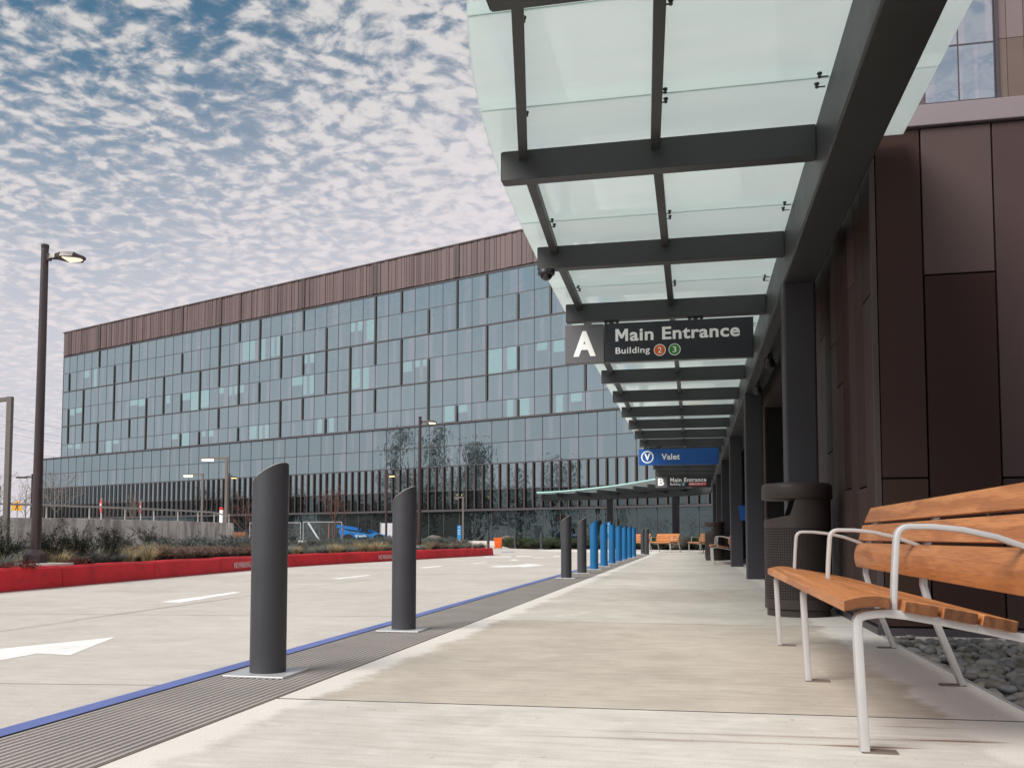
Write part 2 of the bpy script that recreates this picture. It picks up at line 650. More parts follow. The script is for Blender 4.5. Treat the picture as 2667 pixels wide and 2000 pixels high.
def worn_paint(name, color, under, thr=0.62):
    m = NT(name)
    v = m.coord()
    n = m.noise(v, 14.0, 6.0, 0.75)
    n2 = m.noise(v, 120.0, 3.0, 0.7)
    f_ = m.math('ADD', m.math('MULTIPLY', n, 0.6), m.math('MULTIPLY', n2, 0.4))
    c = m.mix(m.rng(f_, thr - 0.05, thr + 0.06, 0, 0.8), color, under)
    c = m.mix(m.rng(m.noise(v, 2.0, 3.0), 0.3, 0.7), c, m.mix(1.0, c, (0.82, 0.82, 0.84), 'MULTIPLY'))
    m.set(color=c, rough=0.75, spec=0.3)
    m.bump(n2, 0.3, 0.003)
    return m.m


M = {
    'walk': concrete('walkway_concrete', (0.575, 0.54, 0.505), (0.37, 0.342, 0.312), use_col=True, edges=True),
    'road': concrete('road_concrete', (0.575, 0.535, 0.498), (0.415, 0.383, 0.352)),
    'rib': plain('ribbed_paver', (0.31, 0.28, 0.262), 0.85, var=0.28, scale=2.2, bump=0.3),
    'blueline': worn_paint('blue_line_paint', (0.115, 0.15, 0.36), (0.16, 0.19, 0.36), 0.66),
    'whiteline': worn_paint('white_line_paint', (0.80, 0.79, 0.77), (0.55, 0.52, 0.48), 0.58),
    'pinkline': worn_paint('faded_line_paint', (0.75, 0.66, 0.58), (0.55, 0.52, 0.48), 0.55),
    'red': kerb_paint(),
    'letter': worn_paint('stencil_white', (0.82, 0.72, 0.70), (0.5, 0.05, 0.05), 0.62),
    'ground': plain('asphalt', (0.16, 0.155, 0.15), 0.9, var=0.25, scale=0.4, bump=0.2),
    'soil': plain('dark_mulch', (0.028, 0.022, 0.018), 0.95, var=0.6, scale=20, bump=0.8, fine=60),
    'gravelbase': plain('gravel_bed', (0.06, 0.055, 0.05), 0.95, var=0.3, scale=20),
    'pebble': plain('river_pebble', (1, 1, 1), 0.62, var=0.2, scale=30, bump=0.15, use_col=True),
    'bollard': plain('charcoal_powder_coat', (0.036, 0.037, 0.043), 0.52, spec=0.45, var=0.2, scale=3, bump=0.12, fine=300),
    'bluebollard': plain('blue_powder_coat', (0.004, 0.105, 0.27), 0.5, spec=0.4, var=0.1, scale=3),
    'steelplate': plain('brushed_steel', (0.52, 0.52, 0.535), 0.42, metal=0.5, var=0.1, scale=9),
    'rim': plain('pale_edge', (0.34, 0.33, 0.30), 0.5, var=0.2),
    'steel': plain('canopy_steel_paint', (0.038, 0.041, 0.043), 0.46, spec=0.45, var=0.12, scale=1.6, bump=0.06, fine=200),
    'column': plain('column_steel_paint', (0.035, 0.033, 0.040), 0.5, spec=0.45, var=0.12, scale=1.6, bump=0.06, fine=200),
    'glass': canopy_glass(),
    'glassedge': plain('green_glass_edge', (0.40, 0.66, 0.62), 0.15, var=0.1),
    'black': plain('black_metal', (0.012, 0.012, 0.013), 0.4, var=0.2),
    'signdark': plain('sign_charcoal', (0.018, 0.021, 0.027), 0.38, var=0.08),
    'signgrey': plain('sign_grey', (0.105, 0.105, 0.112), 0.42, var=0.06),
    'signblue': plain('sign_blue', (0.006, 0.085, 0.33), 0.4, var=0.06),
    'signwhite': plain('sign_white', (0.92, 0.92, 0.91), 0.45, var=0.03),
    'signorange': plain('sign_orange', (0.72, 0.14, 0.012), 0.4, var=0.05),
    'signgreen': plain('sign_green', (0.035, 0.24, 0.03), 0.4, var=0.05),
    'signred': plain('sign_red', (0.55, 0.018, 0.025), 0.4, var=0.06),
    'signcyan': plain('sign_light_blue', (0.02, 0.22, 0.50), 0.4, var=0.05),
    'panel': plain('brown_metal_panel', (1, 1, 1), 0.45, spec=0.07, var=0.10, scale=0.9, use_col=True),
    'cope': plain('coping_metal', (0.20, 0.165, 0.18), 0.35, spec=0.55, var=0.08, scale=1.2),
    'joint': plain('joint_shadow_gap', (0.010, 0.009, 0.009), 0.9, var=0.1),
    'wood': wood(),
    'frame': plain('cast_aluminium_frame', (0.50, 0.487, 0.485), 0.40, metal=0.35, spec=0.5, var=0.10, scale=9, bump=0.08, fine=240),
    'foot': plain('bare_foot_plate', (0.20, 0.165, 0.145), 0.5, metal=0.5, var=0.15),
    'bin': plain('bronze_powder_coat', (0.040, 0.031, 0.029), 0.46, spec=0.3, var=0.12, scale=4),
    'binin': plain('bin_liner', (0.012, 0.010, 0.010), 0.8, var=0.2),
    'pane': pane_glass('curtain_wall_glass', (0.76, 0.95, 0.99)),
    'pane2': pane_glass('podium_glass', (0.65, 0.83, 0.86), wave=0.008, wscale=0.9),
    'pane3': pane_glass('dark_lobby_glass', (0.25, 0.33, 0.33), fac=0.66, wave=0.008, wscale=0.6, dim=0.3),
    'pane4': pane_glass('tower_glass', (0.66, 0.75, 0.82), wave=0.003),
    'mull': plain('mullion_metal', (0.050, 0.044, 0.050), 0.45, var=0.1, scale=0.5),
    'fin': plain('bronze_fin', (0.040, 0.036, 0.036), 0.5, var=0.15, scale=0.5),
    'fin2': plain('brown_fin', (0.050, 0.032, 0.030), 0.5, var=0.2, scale=0.5),
    'parapet': plain('brown_rib_cladding', (1, 1, 1), 0.5, var=0.10, scale=0.8, use_col=True),
    'core': plain('building_core', (0.06, 0.06, 0.065), 0.9, var=0.1),
    'plinth': plain('pale_plinth', (0.50, 0.47, 0.45), 0.85, var=0.1),
    'wallc': stained_wall(),
    'rail': plain('galvanised_rail', (0.36, 0.34, 0.33), 0.45, metal=0.6, var=0.12),
    'poledark': plain('dark_bronze_pole', (0.040, 0.024, 0.026), 0.32, spec=0.6, var=0.15, scale=3),
    'lampgrey': plain('grey_lamp_paint', (0.15, 0.13, 0.12), 0.5, var=0.1),
    'pad': plain('concrete_pad', (0.46, 0.44, 0.40), 0.9, var=0.15, scale=8, bump=0.3, fine=60),
    'lampwarm': emit('warm_lamp_lens', (1.0, 0.70, 0.36), 2.2),
    'lampcool': emit('cool_lamp_lens', (0.95, 0.80, 0.55), 0.5),
    'lampamber': emit('amber_lamp_lens', (1.0, 0.50, 0.10), 1.2),
    'leaf': foliage('leaf'),
    'grass': foliage('grass_blade', 0.8, 0.3),
    'bark': plain('grey_brown_bark', (0.17, 0.135, 0.115), 0.9, var=0.3, scale=10),
    'barkred': plain('red_brown_bark', (0.11, 0.050, 0.040), 0.9, var=0.3, scale=10),
    'timber': plain('rough_timber', (0.24, 0.095, 0.05), 0.8, var=0.25, scale=5),
    'rock': plain('boulder_stone', (0.13, 0.11, 0.095), 0.95, var=0.4, scale=5, bump=0.6, fine=14),
    'orange': plain('orange_plastic', (0.78, 0.13, 0.012), 0.45, var=0.08),
    'yellow': plain('sign_yellow', (0.62, 0.33, 0.03), 0.45, var=0.08),
    'galv': plain('galvanised_tube', (0.42, 0.42, 0.43), 0.45, metal=0.5, var=0.1),
    'blueveh': plain('blue_vehicle_paint', (0.008, 0.16, 0.46), 0.4, var=0.15),
    'tyre': plain('tyre_rubber', (0.02, 0.02, 0.02), 0.9, var=0.2),
    'cable': plain('cable_sheath', (0.35, 0.34, 0.36), 0.8, var=0.05),
    'sheet': plain('white_sheet', (0.55, 0.57, 0.60), 0.8, var=0.1),
}


def text(name, body, x0, x1, z0, z1, y, mat, parent, bold=0.012, ext=0.002, space=1.0):
    """writing on a panel that faces local -y, fitted to the box x0..x1, z0..z1"""
    cu = bpy.data.curves.new(name, 'FONT')
    cu.body = body
    cu.size = 1.0
    cu.offset = bold
    cu.space_character = space
    cu.resolution_u = 6
    tmp = bpy.data.objects.new(name, cu)
    C.objects.link(tmp)
    dg = bpy.context.evaluated_depsgraph_get()
    me = bpy.data.meshes.new_from_object(tmp.evaluated_get(dg))
    bpy.data.objects.remove(tmp)
    xs = [v.co.x for v in me.vertices]
    ys = [v.co.y for v in me.vertices]
    ax, bx, ay, by = min(xs), max(xs), min(ys), max(ys)
    if x1 is None:
        x1 = x0 + (bx - ax) * (z1 - z0) / (by - ay)
    verts = [((v.co.x - ax) / (bx - ax) * (x1 - x0) + x0, (v.co.y - ay) / (by - ay) * (z1 - z0) + z0) for v in me.vertices]
    n = len(verts)
    faces = [tuple(p.vertices) for p in me.polygons]
    ek = {}
    for f in faces:
        for i in range(len(f)):
            a, b = f[i], f[(i + 1) % len(f)]
            ek[(a, b)] = 1
    b_ = MB()
    fs = [f for f in faces]
    for (a, b) in list(ek):
        if (b, a) not in ek:
            fs.append((a, n + a, n + b, b))
    b_.mesh([(x, y - ext, z) for x, z in verts] + [(x, y, z) for x, z in verts], fs)
    bpy.data.meshes.remove(me)
    o = b_.build(name, mat, parent)
    return o


def letter_m(x0, x1, z0, z1, mat, parent):
    """the capital M of the sign face, cut as one thick shape"""
    U = [(0, 0), (0, 1), (.25, 1), (.5, .53), (.75, 1), (1, 1), (1, 0), (.78, 0), (.78, .60), (.58, .23), (.42, .23), (.22, .60), (.22, 0)]
    P = [(x0 + (x1 - x0) * u, z0 + (z1 - z0) * w) for u, w in U]
    n = len(P)
    b = MB()
    b.mesh([(x, -0.005, z) for x, z in P] + [(x, -0.003, z) for x, z in P], [tuple(range(n)), tuple(range(2 * n - 1, n - 1, -1))] + [(k, n + k, n + (k + 1) % n, (k + 1) % n) for k in range(n)])
    b.build('letter', mat, parent)


def disc(b, cx, cz, r, y0, y1, n=36, col=(1, 1, 1)):
    vs = [(cx + r * math.cos(2 * PI * k / n), y0, cz + r * math.sin(2 * PI * k / n)) for k in range(n)]
    vs += [(x, y1, z) for x, _, z in vs]
    fs = [tuple(range(n)), tuple(range(2 * n - 1, n - 1, -1))] + [(k, n + k, n + (k + 1) % n, (k + 1) % n) for k in range(n)]
    b.mesh(vs, fs, col)


def ring(b, cx, cz, r, w, y0, y1, n=48):
    vs = []
    for y in (y0, y1):
        for rr in (r - w, r):
            vs += [(cx + rr * math.cos(2 * PI * k / n), y, cz + rr * math.sin(2 * PI * k / n)) for k in range(n)]
    fs = []
    for k in range(n):
        j = (k + 1) % n
        fs += [(k, n + k, n + j, j), (n + k, 3 * n + k, 3 * n + j, n + j), (2 * n + k, k, j, 2 * n + j)]
    b.mesh(vs, fs)

# ------------------------------------------------------------------ setting: ground, road, walkway
b = MB()
b.box(-900, 900, -500, 1400, -1.0, -0.25)
tag(b.build('ground', M['ground']), kind='structure')
b = MB()

walk_root_rot = -TH


def wbuild(bm, name, mat, kind='structure', **kw):   # setting laid out in walkway coordinates
    o = bm.build(name, mat, None, **kw)
    o.rotation_euler = (0, 0, -TH)
    return tag(o, kind=kind) if kind else o


T_IN, T_OUT, T_GR = -1.645, -2.19, 1.19
b = MB()
b.prism([(-110, -45), (1.185, -45), (1.185, 6.2), (70, 6.25), (70, 95), (-110, 95)], -0.249, -0.006)
wbuild(b, 'road', M['road'])
slabs = [-9.0, -6.0, -3.0, 0.2, 3.37, 6.75, 9.2, 11.3, 13.4, 16.6, 19.8, 23, 26.2, 29.4, 32.6, 35.8, 39]
tints = {4: (0.90, 0.855, 0.79), 3: (1.08, 1.09, 1.09), 5: (0.97, 0.97, 0.94), 6: (0.93, 0.91, 0.88)}
b = MB()
for i in range(len(slabs) - 1):
    q = 1 + rnd.uniform(-0.04, 0.06)
    colr = tints.get(i, (q, q, q * 0.99))
    s0, s1 = slabs[i] + 0.009, slabs[i + 1] - 0.009
    sk = 0.055 if i in (3, 4) else 0.0
    k0 = 0.055 if i == 4 else (0.0)
    k1 = 0.055 if i == 3 else (0.0)
    hi = T_GR if s0 < 6.2 else 1.19
    b.prism([(T_IN + 0.004, s0 - k0), (hi, s0 + k0), (hi, s1 + k1), (T_IN + 0.004, s1 - k1)], -0.12, 0.0, colr)
q = (1.02, 1.02, 1.01)
b.prism([(T_IN + 0.004, 39.005), (7, 39.005), (7, 62), (-7.5, 62), (-7.5, 43), (T_IN + 0.004, 36)], -0.12, 0.0, q)
wbuild(b, 'walkway', M['walk'], bevel=0.004)
b = MB()
for s in slabs[1:-1]:
    sk = 0.055 if s == 3.37 else 0
    b.prism([(T_IN + 0.005, s - sk - 0.0085), (T_GR - 0.002, s + sk - 0.0085), (T_GR - 0.002, s + sk + 0.0085), (T_IN + 0.005, s - sk + 0.0085)], -0.1, -0.0008)
wbuild(b, 'walkway_joint', M['gravelbase'])

b = MB()
NR, pitch = 17, (T_IN - T_OUT - 0.01) / 17
prof = []
for k in range(NR):
    x0 = T_OUT + 0.005 + k * pitch
    prof += [(x0, -0.006), (x0 + pitch * 0.18, 0.0), (x0 + pitch * 0.60, 0.0), (x0 + pitch * 0.78, -0.006)]
prof.append((T_IN - 0.005, -0.006))
s = -9.0
while s < 33.9:
    L = 0.605 if s < 8 else 1.21
    g = rnd.uniform(0.9, 1.08)
    for i in range(len(prof) - 1):
        (xa, za), (xb, zb) = prof[i], prof[i + 1]
        b.face([(xa, s, za), (xb, s, zb), (xb, s + L, zb), (xa, s + L, za)], (g, g, g))
    s += L
wbuild(b, 'ribbed_paving', M['rib'])
b = MB()
pts = [(-2.20, -9), (-2.20, 2.5), (-2.205, 6.7), (-2.21, 17.5), (-2.21, 32.5)]
wid = [0.09, 0.09, 0.095, 0.11, 0.12]
for i in range(4):
    (ta, sa), (tb, sb) = pts[i], pts[i + 1]
    b.face([(ta - wid[i], sa, 0.0), (ta, sa, 0.0), (tb, sb, 0.0), (tb - wid[i + 1], sb, 0.0)])
wbuild(b, 'blue_line', M['blueline'])
# sealant gap between ribs and slabs
b = MB()
b.box(T_IN - 0.005, T_IN + 0.004, -9, 34, -0.1, -0.001, (1, 1, 1))
wbuild(b, 'sealant_strip', plain('brown_sealant', (0.10, 0.072, 0.052), 0.9, var=0.4, scale=20))

# lane markings
b = MB()
for quad in (((416, 1566), (468, 1568), (628, 1541), (610, 1540)), ((863, 1506), (884, 1507), (969, 1497), (955, 1496)), ((1088, 1477), (1106, 1478), (1156, 1473.5), (1142, 1472.5)),
             ((1226, 1466.5), (1240, 1467), (1272, 1463.5), (1262, 1463))):
    b.face([(p.x, p.y, -0.0045) for p in (gp(*q_) for q_ in quad)])
arrow = [(303, 1656), (183, 1703), (98, 1699), (0, 1716.5), (-240, 1752), (-240, 1728), (-60, 1704), (-20, 1696), (-70, 1694)]
b.face([(p.x, p.y, -0.0045) for p in (gp(*q_) for q_ in arrow)])
for quad in (((1322, 1457.5), (1340, 1459), (1354, 1457.5), (1340, 1456)),):
    b.face([(p.x, p.y, -0.0045) for p in (gp(*q_) for q_ in quad)])
ar = [(1268, 1475), (1300, 1476.5), (1355, 1474.5), (1362, 1476), (1420, 1471), (1372, 1467), (1362, 1469), (1345, 1471.5), (1300, 1472)]
b.face([(p.x, p.y, -0.0045) for p in (gp(*q_) for q_ in ar)])
for x0, x1, y in ((1440, 1458, 1448), (1300, 1330, 1449), (1342, 1384, 1448), (1258, 1300, 1449.5)):
    b.face([(p.x, p.y, -0.0045) for p in (gp(x0, y + 1.2), gp(x1, y + 1.0), gp(x1 + 3, y - 0.8), gp(x0 + 3, y - 0.8))])
tag(b.build('road_marking', M['whiteline']), kind='structure')
b = MB()
for x0, x1, y in ((1388, 1412, 1452),):
    b.face([(p.x, p.y, -0.0045) for p in (gp(x0, y + 1.2), gp(x1, y + 0.8), gp(x1 + 6, y - 1), gp(x0 + 4, y - 0.8))])
tag(b.build('road_marking', M['pinkline']), kind='structure')
b = MB()
b.face([(p.x, p.y, -0.0045) for p in (gp(1305, 1437.6), gp(1345, 1437.2), gp(1338, 1435.8), gp(1310, 1436))])
tag(b.build('road_marking', M['blueline']), kind='structure')
# saw-cut joints in the road
b = MB()


def cut(p, q, w=0.006):
    a, c = gp(*p), gp(*q)
    d = (c - a).normalized()
    nrm = Vector((-d.y, d.x, 0)) * w
    a = a - d * 3
    b.face([(a.x + nrm.x, a.y + nrm.y, -0.0052), (a.x - nrm.x, a.y - nrm.y, -0.0052), (c.x - nrm.x, c.y - nrm.y, -0.0052), (c.x + nrm.x, c.y + nrm.y, -0.0052)])


cut((0, 1642), (655, 1549), 0.004)
cut((655, 1549), (1000, 1502), 0.005)
cut((0, 1776), (500, 1781), 0.004)
cut((560, 1600), (1080, 1604), 0.005)
cut((880, 1540), (1270, 1541), 0.006)
tag(b.build('road_joint', plain('joint_dirt', (0.17, 0.15, 0.135), 0.95, var=0.3, scale=8)), kind='structure')

# ------------------------------------------------------------------ red kerb and planting bed
kpts = catmull([(-7.3, 0.0, 0), (-6.06, 10.5, 0), (-5.35, 16.5, 0), (-4.90, 19.7, 0), (-3.32, 24.7, 0), (-0.77, 32.4, 0)], 10)
tip = [(-0.68, 32.9, 0), (-0.78, 33.3, 0), (-1.1, 33.5, 0), (-4.5, 34.8, 0)]
kall = kpts + [Vector(p) for p in tip]
KH = 0.27


def kerb_at(d):     # point, direction, outward normal at arclength d
    acc = 0
    for i in range(len(kall) - 1):
        L = (kall[i + 1] - kall[i]).length
        if acc + L >= d or i == len(kall) - 2:
            u = (d - acc) / L
            t_ = (kall[i + 1] - kall[i]).normalized()
            return kall[i].lerp(kall[i + 1], u), t_, Vector((t_.y, -t_.x, 0))
        acc += L


KLEN = sum((kall[i + 1] - kall[i]).length for i in range(len(kall) - 1))
b = MB()
d = 0.0
seg = 2.35
while d < KLEN - 0.05:
    e = min(d + seg, KLEN)
    ring_pts = []
    n = max(2, int((e - d) / 0.3))
    rr = []
    for k in range(n + 1):
        p, t_, nr = kerb_at(d + 0.006 + (e - d - 0.012) * k / n)
        h = KH + 0.012 * math.sin(d * 3.1 + k * 0.7) * 0.5
        rr.append([p + nr * 0.02 + Vector((0, 0, -0.03)), p + nr * 0.02, p - nr * 0.005 + Vector((0, 0, h - 0.03)), p - nr * 0.03 + Vector((0, 0, h)), p - nr * 0.17 + Vector((0, 0, h)), p - nr * 0.17 + Vector((0, 0, -0.03))])
    m_ = 6
    vs = [v for r in rr for v in r]
    fs = []
    for i in range(n):
        for j in range(m_):
            k = (j + 1) % m_
            fs.append((i * m_ + j, i * m_ + k, (i + 1) * m_ + k, (i + 1) * m_ + j))
    fs += [tuple(range(m_ - 1, -1, -1)), tuple(n * m_ + j for j in range(m_))]
    b.mesh(vs, fs)
    d = e
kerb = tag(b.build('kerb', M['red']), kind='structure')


def kerb_text(px, py, words, h, z0):
    """stencilled words on the kerb face near the pixel"""
    best = min((abs((kerb_at(d_)[0].x / kerb_at(d_)[0].y) - (px - 1333.5) / F), d_) for d_ in [k * 0.05 for k in range(int(KLEN / 0.05))] if kerb_at(d_)[0].y > 5)[1]
    d_ = best
    for w_, L in words:
        p, t_, nr = kerb_at(d_)
        p2 = kerb_at(d_ + L)[0]
        ang = math.atan2(p2.y - p.y, p2.x - p.x)
        o = text('kerb_lettering', w_, 0, L, 0, h, 0, M['letter'], kerb, bold=0.01, ext=0.002)
        n2 = Vector((math.sin(ang), -math.cos(ang), 0))
        # lean with the kerb face
        base = p + n2 * (0.0235 - 0.025 * z0 / (KH - 0.03))
        o.matrix_local = Matrix.Translation((base.x, base.y, z0)) @ Matrix.Rotation(ang, 4, 'Z') @ Matrix.Rotation(-math.atan(0.025 / (KH - 0.03)), 4, 'X')
        d_ += L + 0.30


kerb_text(611, 1475, (('NO PARKING', 0.80),), 0.115, 0.055)
kerb_text(987, 1455, (('NO PARKING', 0.8), ('FIRE LANE', 0.68)), 0.115, 0.06)
kerb_text(1183, 1444, (('NO PARKING', 0.8), ('FIRE LANE', 0.68)), 0.115, 0.06)

b = MB()
inner = []
d = 0
while d < KLEN:
    p, t_, nr = kerb_at(d)
    inner.append(p - nr * 0.16)
    d += 0.5
back = [Vector((-9, 40, 0)), Vector((-13.8, 43.5, 0)), Vector((-15.7, 34.6, 0)), Vector((-18.0, 30.6, 0)), Vector((-24, 24, 0)), Vector((-24, 0, 0))]
poly = inner + back
b.face([(p.x, p.y, 0.235) for p in poly])
tag(b.build('planting_soil', M['soil']), kind='structure')

# ------------------------------------------------------------------ gravel strip beside the building
b = MB()
b.prism([(T_GR + 0.012, -12), (12, -12), (12, 6.19), (T_GR + 0.012, 6.19)], -0.24, -0.075)
wbuild(b, 'gravel_bed', M['gravelbase'])
b = MB()
b.box(T_GR + 0.001, T_GR + 0.011, -12, 6.19, -0.24, 0.004)
wbuild(b, 'gravel_edging', M['steelplate'])


def pebble(b, c, r, seed):
    rg = random.Random(seed)
    a = rg.uniform(0, PI)
    sx_, sy_, sz_ = r * rg.uniform(0.85, 1.45), r * rg.uniform(0.7, 1.0), r * rg.uniform(0.5, 0.75)
    tx, ty = rg.uniform(-.35, .35), rg.uniform(-.35, .35)
    R = Matrix.Rotation(a, 3, 'Z') @ Matrix.Rotation(tx, 3, 'X') @ Matrix.Rotation(ty, 3, 'Y')
    g = rg.uniform(0.085, 0.215)
    w_ = rg.uniform(-0.012, 0.022)
    col = (g + w_ * 0.4, g, g - w_)
    vs, fs = [], []
    n, m_ = 10, 7
    ph = [rg.uniform(0, 6.28) for _ in range(4)]
    for i in range(m_ + 1):
        th = PI * i / m_
        for k in range(n):
            an = 2 * PI * k / n
            q_ = 1 + 0.09 * math.sin(2 * an + ph[0]) * math.sin(th) + 0.06 * math.sin(3 * an + ph[1] + th) + 0.05 * math.cos(2 * th + ph[2])
            vs.append(Vector(c) + R @ Vector((sx_ * q_ * math.sin(th) * math.cos(an), sy_ * q_ * math.sin(th) * math.sin(an), sz_ * q_ * math.cos(th))))
    for i in range(m_):
        for k in range(n):
            j = (k + 1) % n
            fs.append((i * n + k, (i + 1) * n + k, (i + 1) * n + j, i * n + j))
    b.mesh(vs, fs, col)


b = MB()
k = 0
pos = []
rg = random.Random(3)
for layer in range(2):
    y = 2.4
    while y < 6.15:
        x = T_GR + 0.06
        while x < 3.1:
            r = rg.uniform(0.022, 0.043)
            pebble(b, (x + rg.uniform(-.02, .02), y + rg.uniform(-.02, .02), -0.055 + layer * 0.036 + rg.uniform(-.018, .020)), r, k)
            k += 1
            x += rg.uniform(0.046, 0.072) * (1 if layer == 0 else 1.12)
        y += rg.uniform(0.042, 0.056) * (1 if layer == 0 else 1.15)
o = wbuild(b, 'river_pebbles', M['pebble'], kind='stuff', smooth=True, angle=180)
tag(o, 'smooth grey river pebbles filling the bed behind the bench', 'pebbles')

# ------------------------------------------------------------------ canopy over the walkway
S1, DS = 5.815, 2.025
TG0, TG1 = 0.80, 1.075
ZG0, ZG1 = 2.89, 3.30
END = 41.2


def mid_t(s):
    return -0.22 + (max(0.0, 5.815 - s) * 0.055)


def edge_t(s):
    return min(-0.45, -1.49 + 0.39 * math.exp(-(s - 4.2) / 1.55))


canopy = wthing('entrance_canopy', 'long glass roofed entrance canopy on dark steel columns along the walkway', 'canopy', 0, 0)
b = MB()
b.box(TG0, TG1, 0.6, 44.0, ZG0, ZG1)
b.build('girder', M['steel'], canopy, bevel=0.012)
beams = []
for k in range(-2, 18):
    s = S1 + k * DS
    tl = min(edge_t(s) + 0.085, 0.2)
    b = MB()
    b.box(tl, TG0 - 0.002, s, s + 0.105, ZG0 + 0.20, ZG1 - 0.004)
    b.box(tl - 0.008, tl - 0.001, s + 0.004, s + 0.101, ZG0 + 0.204, ZG1 - 0.008)
    b.build('cross_beam', M['steel'], canopy, bevel=0.006)
    if s > 6.4:
        b = MB()
        b.box(TG1 + 0.002, 1.17, s, s + 0.105, ZG0 + 0.20, ZG1 - 0.004)
        b.build('beam_stub', M['steel'], canopy)
    beams.append(s)
GZ = 3.345
# purlins between the beams
for k in range(-2, 17):
    sa, sb = S1 + k * DS + 0.107, S1 + (k + 1) * DS - 0.002
    for which in (0, 1):
        b = MB()
        if which == 0:
            ta, tb = edge_t(sa) + 0.235, edge_t(sb) + 0.235
        else:
            ta, tb = mid_t(sa), mid_t(sb)
        w_ = 0.062
        b.prism([(ta - w_ / 2, sa), (ta + w_ / 2, sa), (tb + w_ / 2, sb), (tb - w_ / 2, sb)], ZG1 - 0.078, GZ - 0.036)
        b.build('purlin', M['steel'], canopy, bevel=0.004)
# glass panes, two rows of panes per bay
GZ = 3.345
sj = [S1 + k * DS / 2 + 0.52 for k in range(-9, 35)]
for i in range(len(sj) - 1):
    s0, s1 = sj[i] + 0.006, sj[i + 1] - 0.006
    if s0 > END - 0.5:
        break
    rt = 1.41 if s1 < 6.25 else 1.175
    for part in (0, 1):
        b = MB()
        if part == 0:
            ms = [s0 + (s1 - s0) * q / 4 for q in range(5)]
            polyg = [(edge_t(m_), m_) for m_ in ms] + [(mid_t(s1) - 0.006, s1), (mid_t(s0) - 0.006, s0)]
            polyg = polyg[::-1]
        else:
            polyg = [(mid_t(s0) + 0.006, s0), (rt, s0), (rt, s1), (mid_t(s1) + 0.006, s1)]
            if s0 < 6.25 < s1:
                polyg = [(mid_t(s0) + 0.006, s0), (1.41, s0), (1.41, 6.2), (1.175, 6.2), (1.175, s1), (mid_t(s1) + 0.006, s1)]
        b.prism(polyg, GZ, GZ + 0.018)
        b.build('glass_pane', M['glass'], canopy)
# bright green cut edges where panes meet
for s in sj:
    if s > END:
        break
    b = MB()
    b.box(edge_t(s) + 0.01, -0.23, s - 0.004, s + 0.004, GZ + 0.001, GZ + 0.017)
    b.build('pane_seal', M['glassedge'], canopy)
    b = MB()
    b.box(-0.21, 1.16, s - 0.004, s + 0.004, GZ + 0.001, GZ + 0.017)
    b.build('pane_seal', M['glassedge'], canopy)
# point fixings along the purlins
nfix = 0
for i, s in enumerate(sj):
    if s > 24:
        break
    for t_ in (edge_t(s) + 0.235 + 0.055, mid_t(s) + 0.055, TG0 - 0.05):
        if nfix >= 98:
            break
        for ds_ in (-0.06, 0.06):
            b = MB()
            b.lathe([(0.0, GZ - 0.030), (0.010, GZ - 0.030), (0.011, GZ - 0.02), (0.007, GZ - 0.018), (0.007, GZ - 0.009), (0.015, GZ - 0.009), (0.015, GZ - 0.001), (0, GZ - 0.001)], 10, t_, s + ds_)
            b.box(t_ - 0.024 if t_ < TG0 - 0.06 else t_, t_ if t_ < TG0 - 0.06 else t_ + 0.048, s + ds_ - 0.004, s + ds_ + 0.004, GZ - 0.028, GZ - 0.022)
            b.build('glass_fixing', M['steel'], canopy)
            nfix += 1
# columns
scol = [8.04, 14.16, 20.2, 26.3, 32.4, 38.3]
for s in scol:
    b = MB()
    prof = [(x + 0.9375, y + s + 0.1375) for x, y in rrect(0.27, 0.27, 0.018)]
    b.prism(prof, -0.02, ZG0 - 0.002)
    o = b.build('column', M['column'], canopy)
# the run of rail under the girder with conduit
b = MB()
b.box(0.90, 0.945, 8.6, 14.1, ZG0 - 0.055, ZG0 - 0.003)
b.build('light_rail', M['black'], canopy)

for k, (s, lab) in enumerate(((10.9, 'black spotlight on the canopy girder, nearer of two above the entrance sign side'), (12.9, 'black spotlight on the canopy girder, farther of two beside the entrance doors'))):
    t_ = wthing('spotlight', lab, 'spotlight', 0.92, s, ZG0 - 0.055, 'spotlights under the girder')
    b = MB()
    b.box(-0.03, 0.03, -0.03, 0.03, -0.06, -0.002)
    b.build('mount', M['black'], t_)
    b = MB()
    b.lathe([(0, -0.17), (0.05, -0.17), (0.06, -0.15), (0.062, -0.10), (0.04, -0.06), (0, -0.06)], 16)
    b.build('lamp_head', M['black'], t_, smooth=True)
    b = MB()
    b.tube([(-0.06, 0, -0.12), (-0.07, 0, -0.06), (-0.03, 0, -0.03)], 0.008, 6)
    b.build('bracket', M['black'], t_)

# dome camera under the second beam
t_ = wthing('dome_camera', 'small black dome camera under the left end of a canopy beam', 'camera', -1.30, S1 + DS + 0.05, ZG0 + 0.198)
b = MB()
b.lathe([(0, -0.002), (0.075, -0.002), (0.08, -0.012), (0.078, -0.034), (0.066, -0.045), (0.058, -0.046)], 28)
b.build('housing', M['signdark'], t_, smooth=True)
b = MB()
b.lathe([(0.057, -0.044), (0.052, -0.064), (0.036, -0.082), (0.016, -0.091), (0, -0.093)], 24)
b.build('dome', plain('smoked_dome', (0.01, 0.01, 0.012), 0.06, spec=0.8), t_, smooth=True)

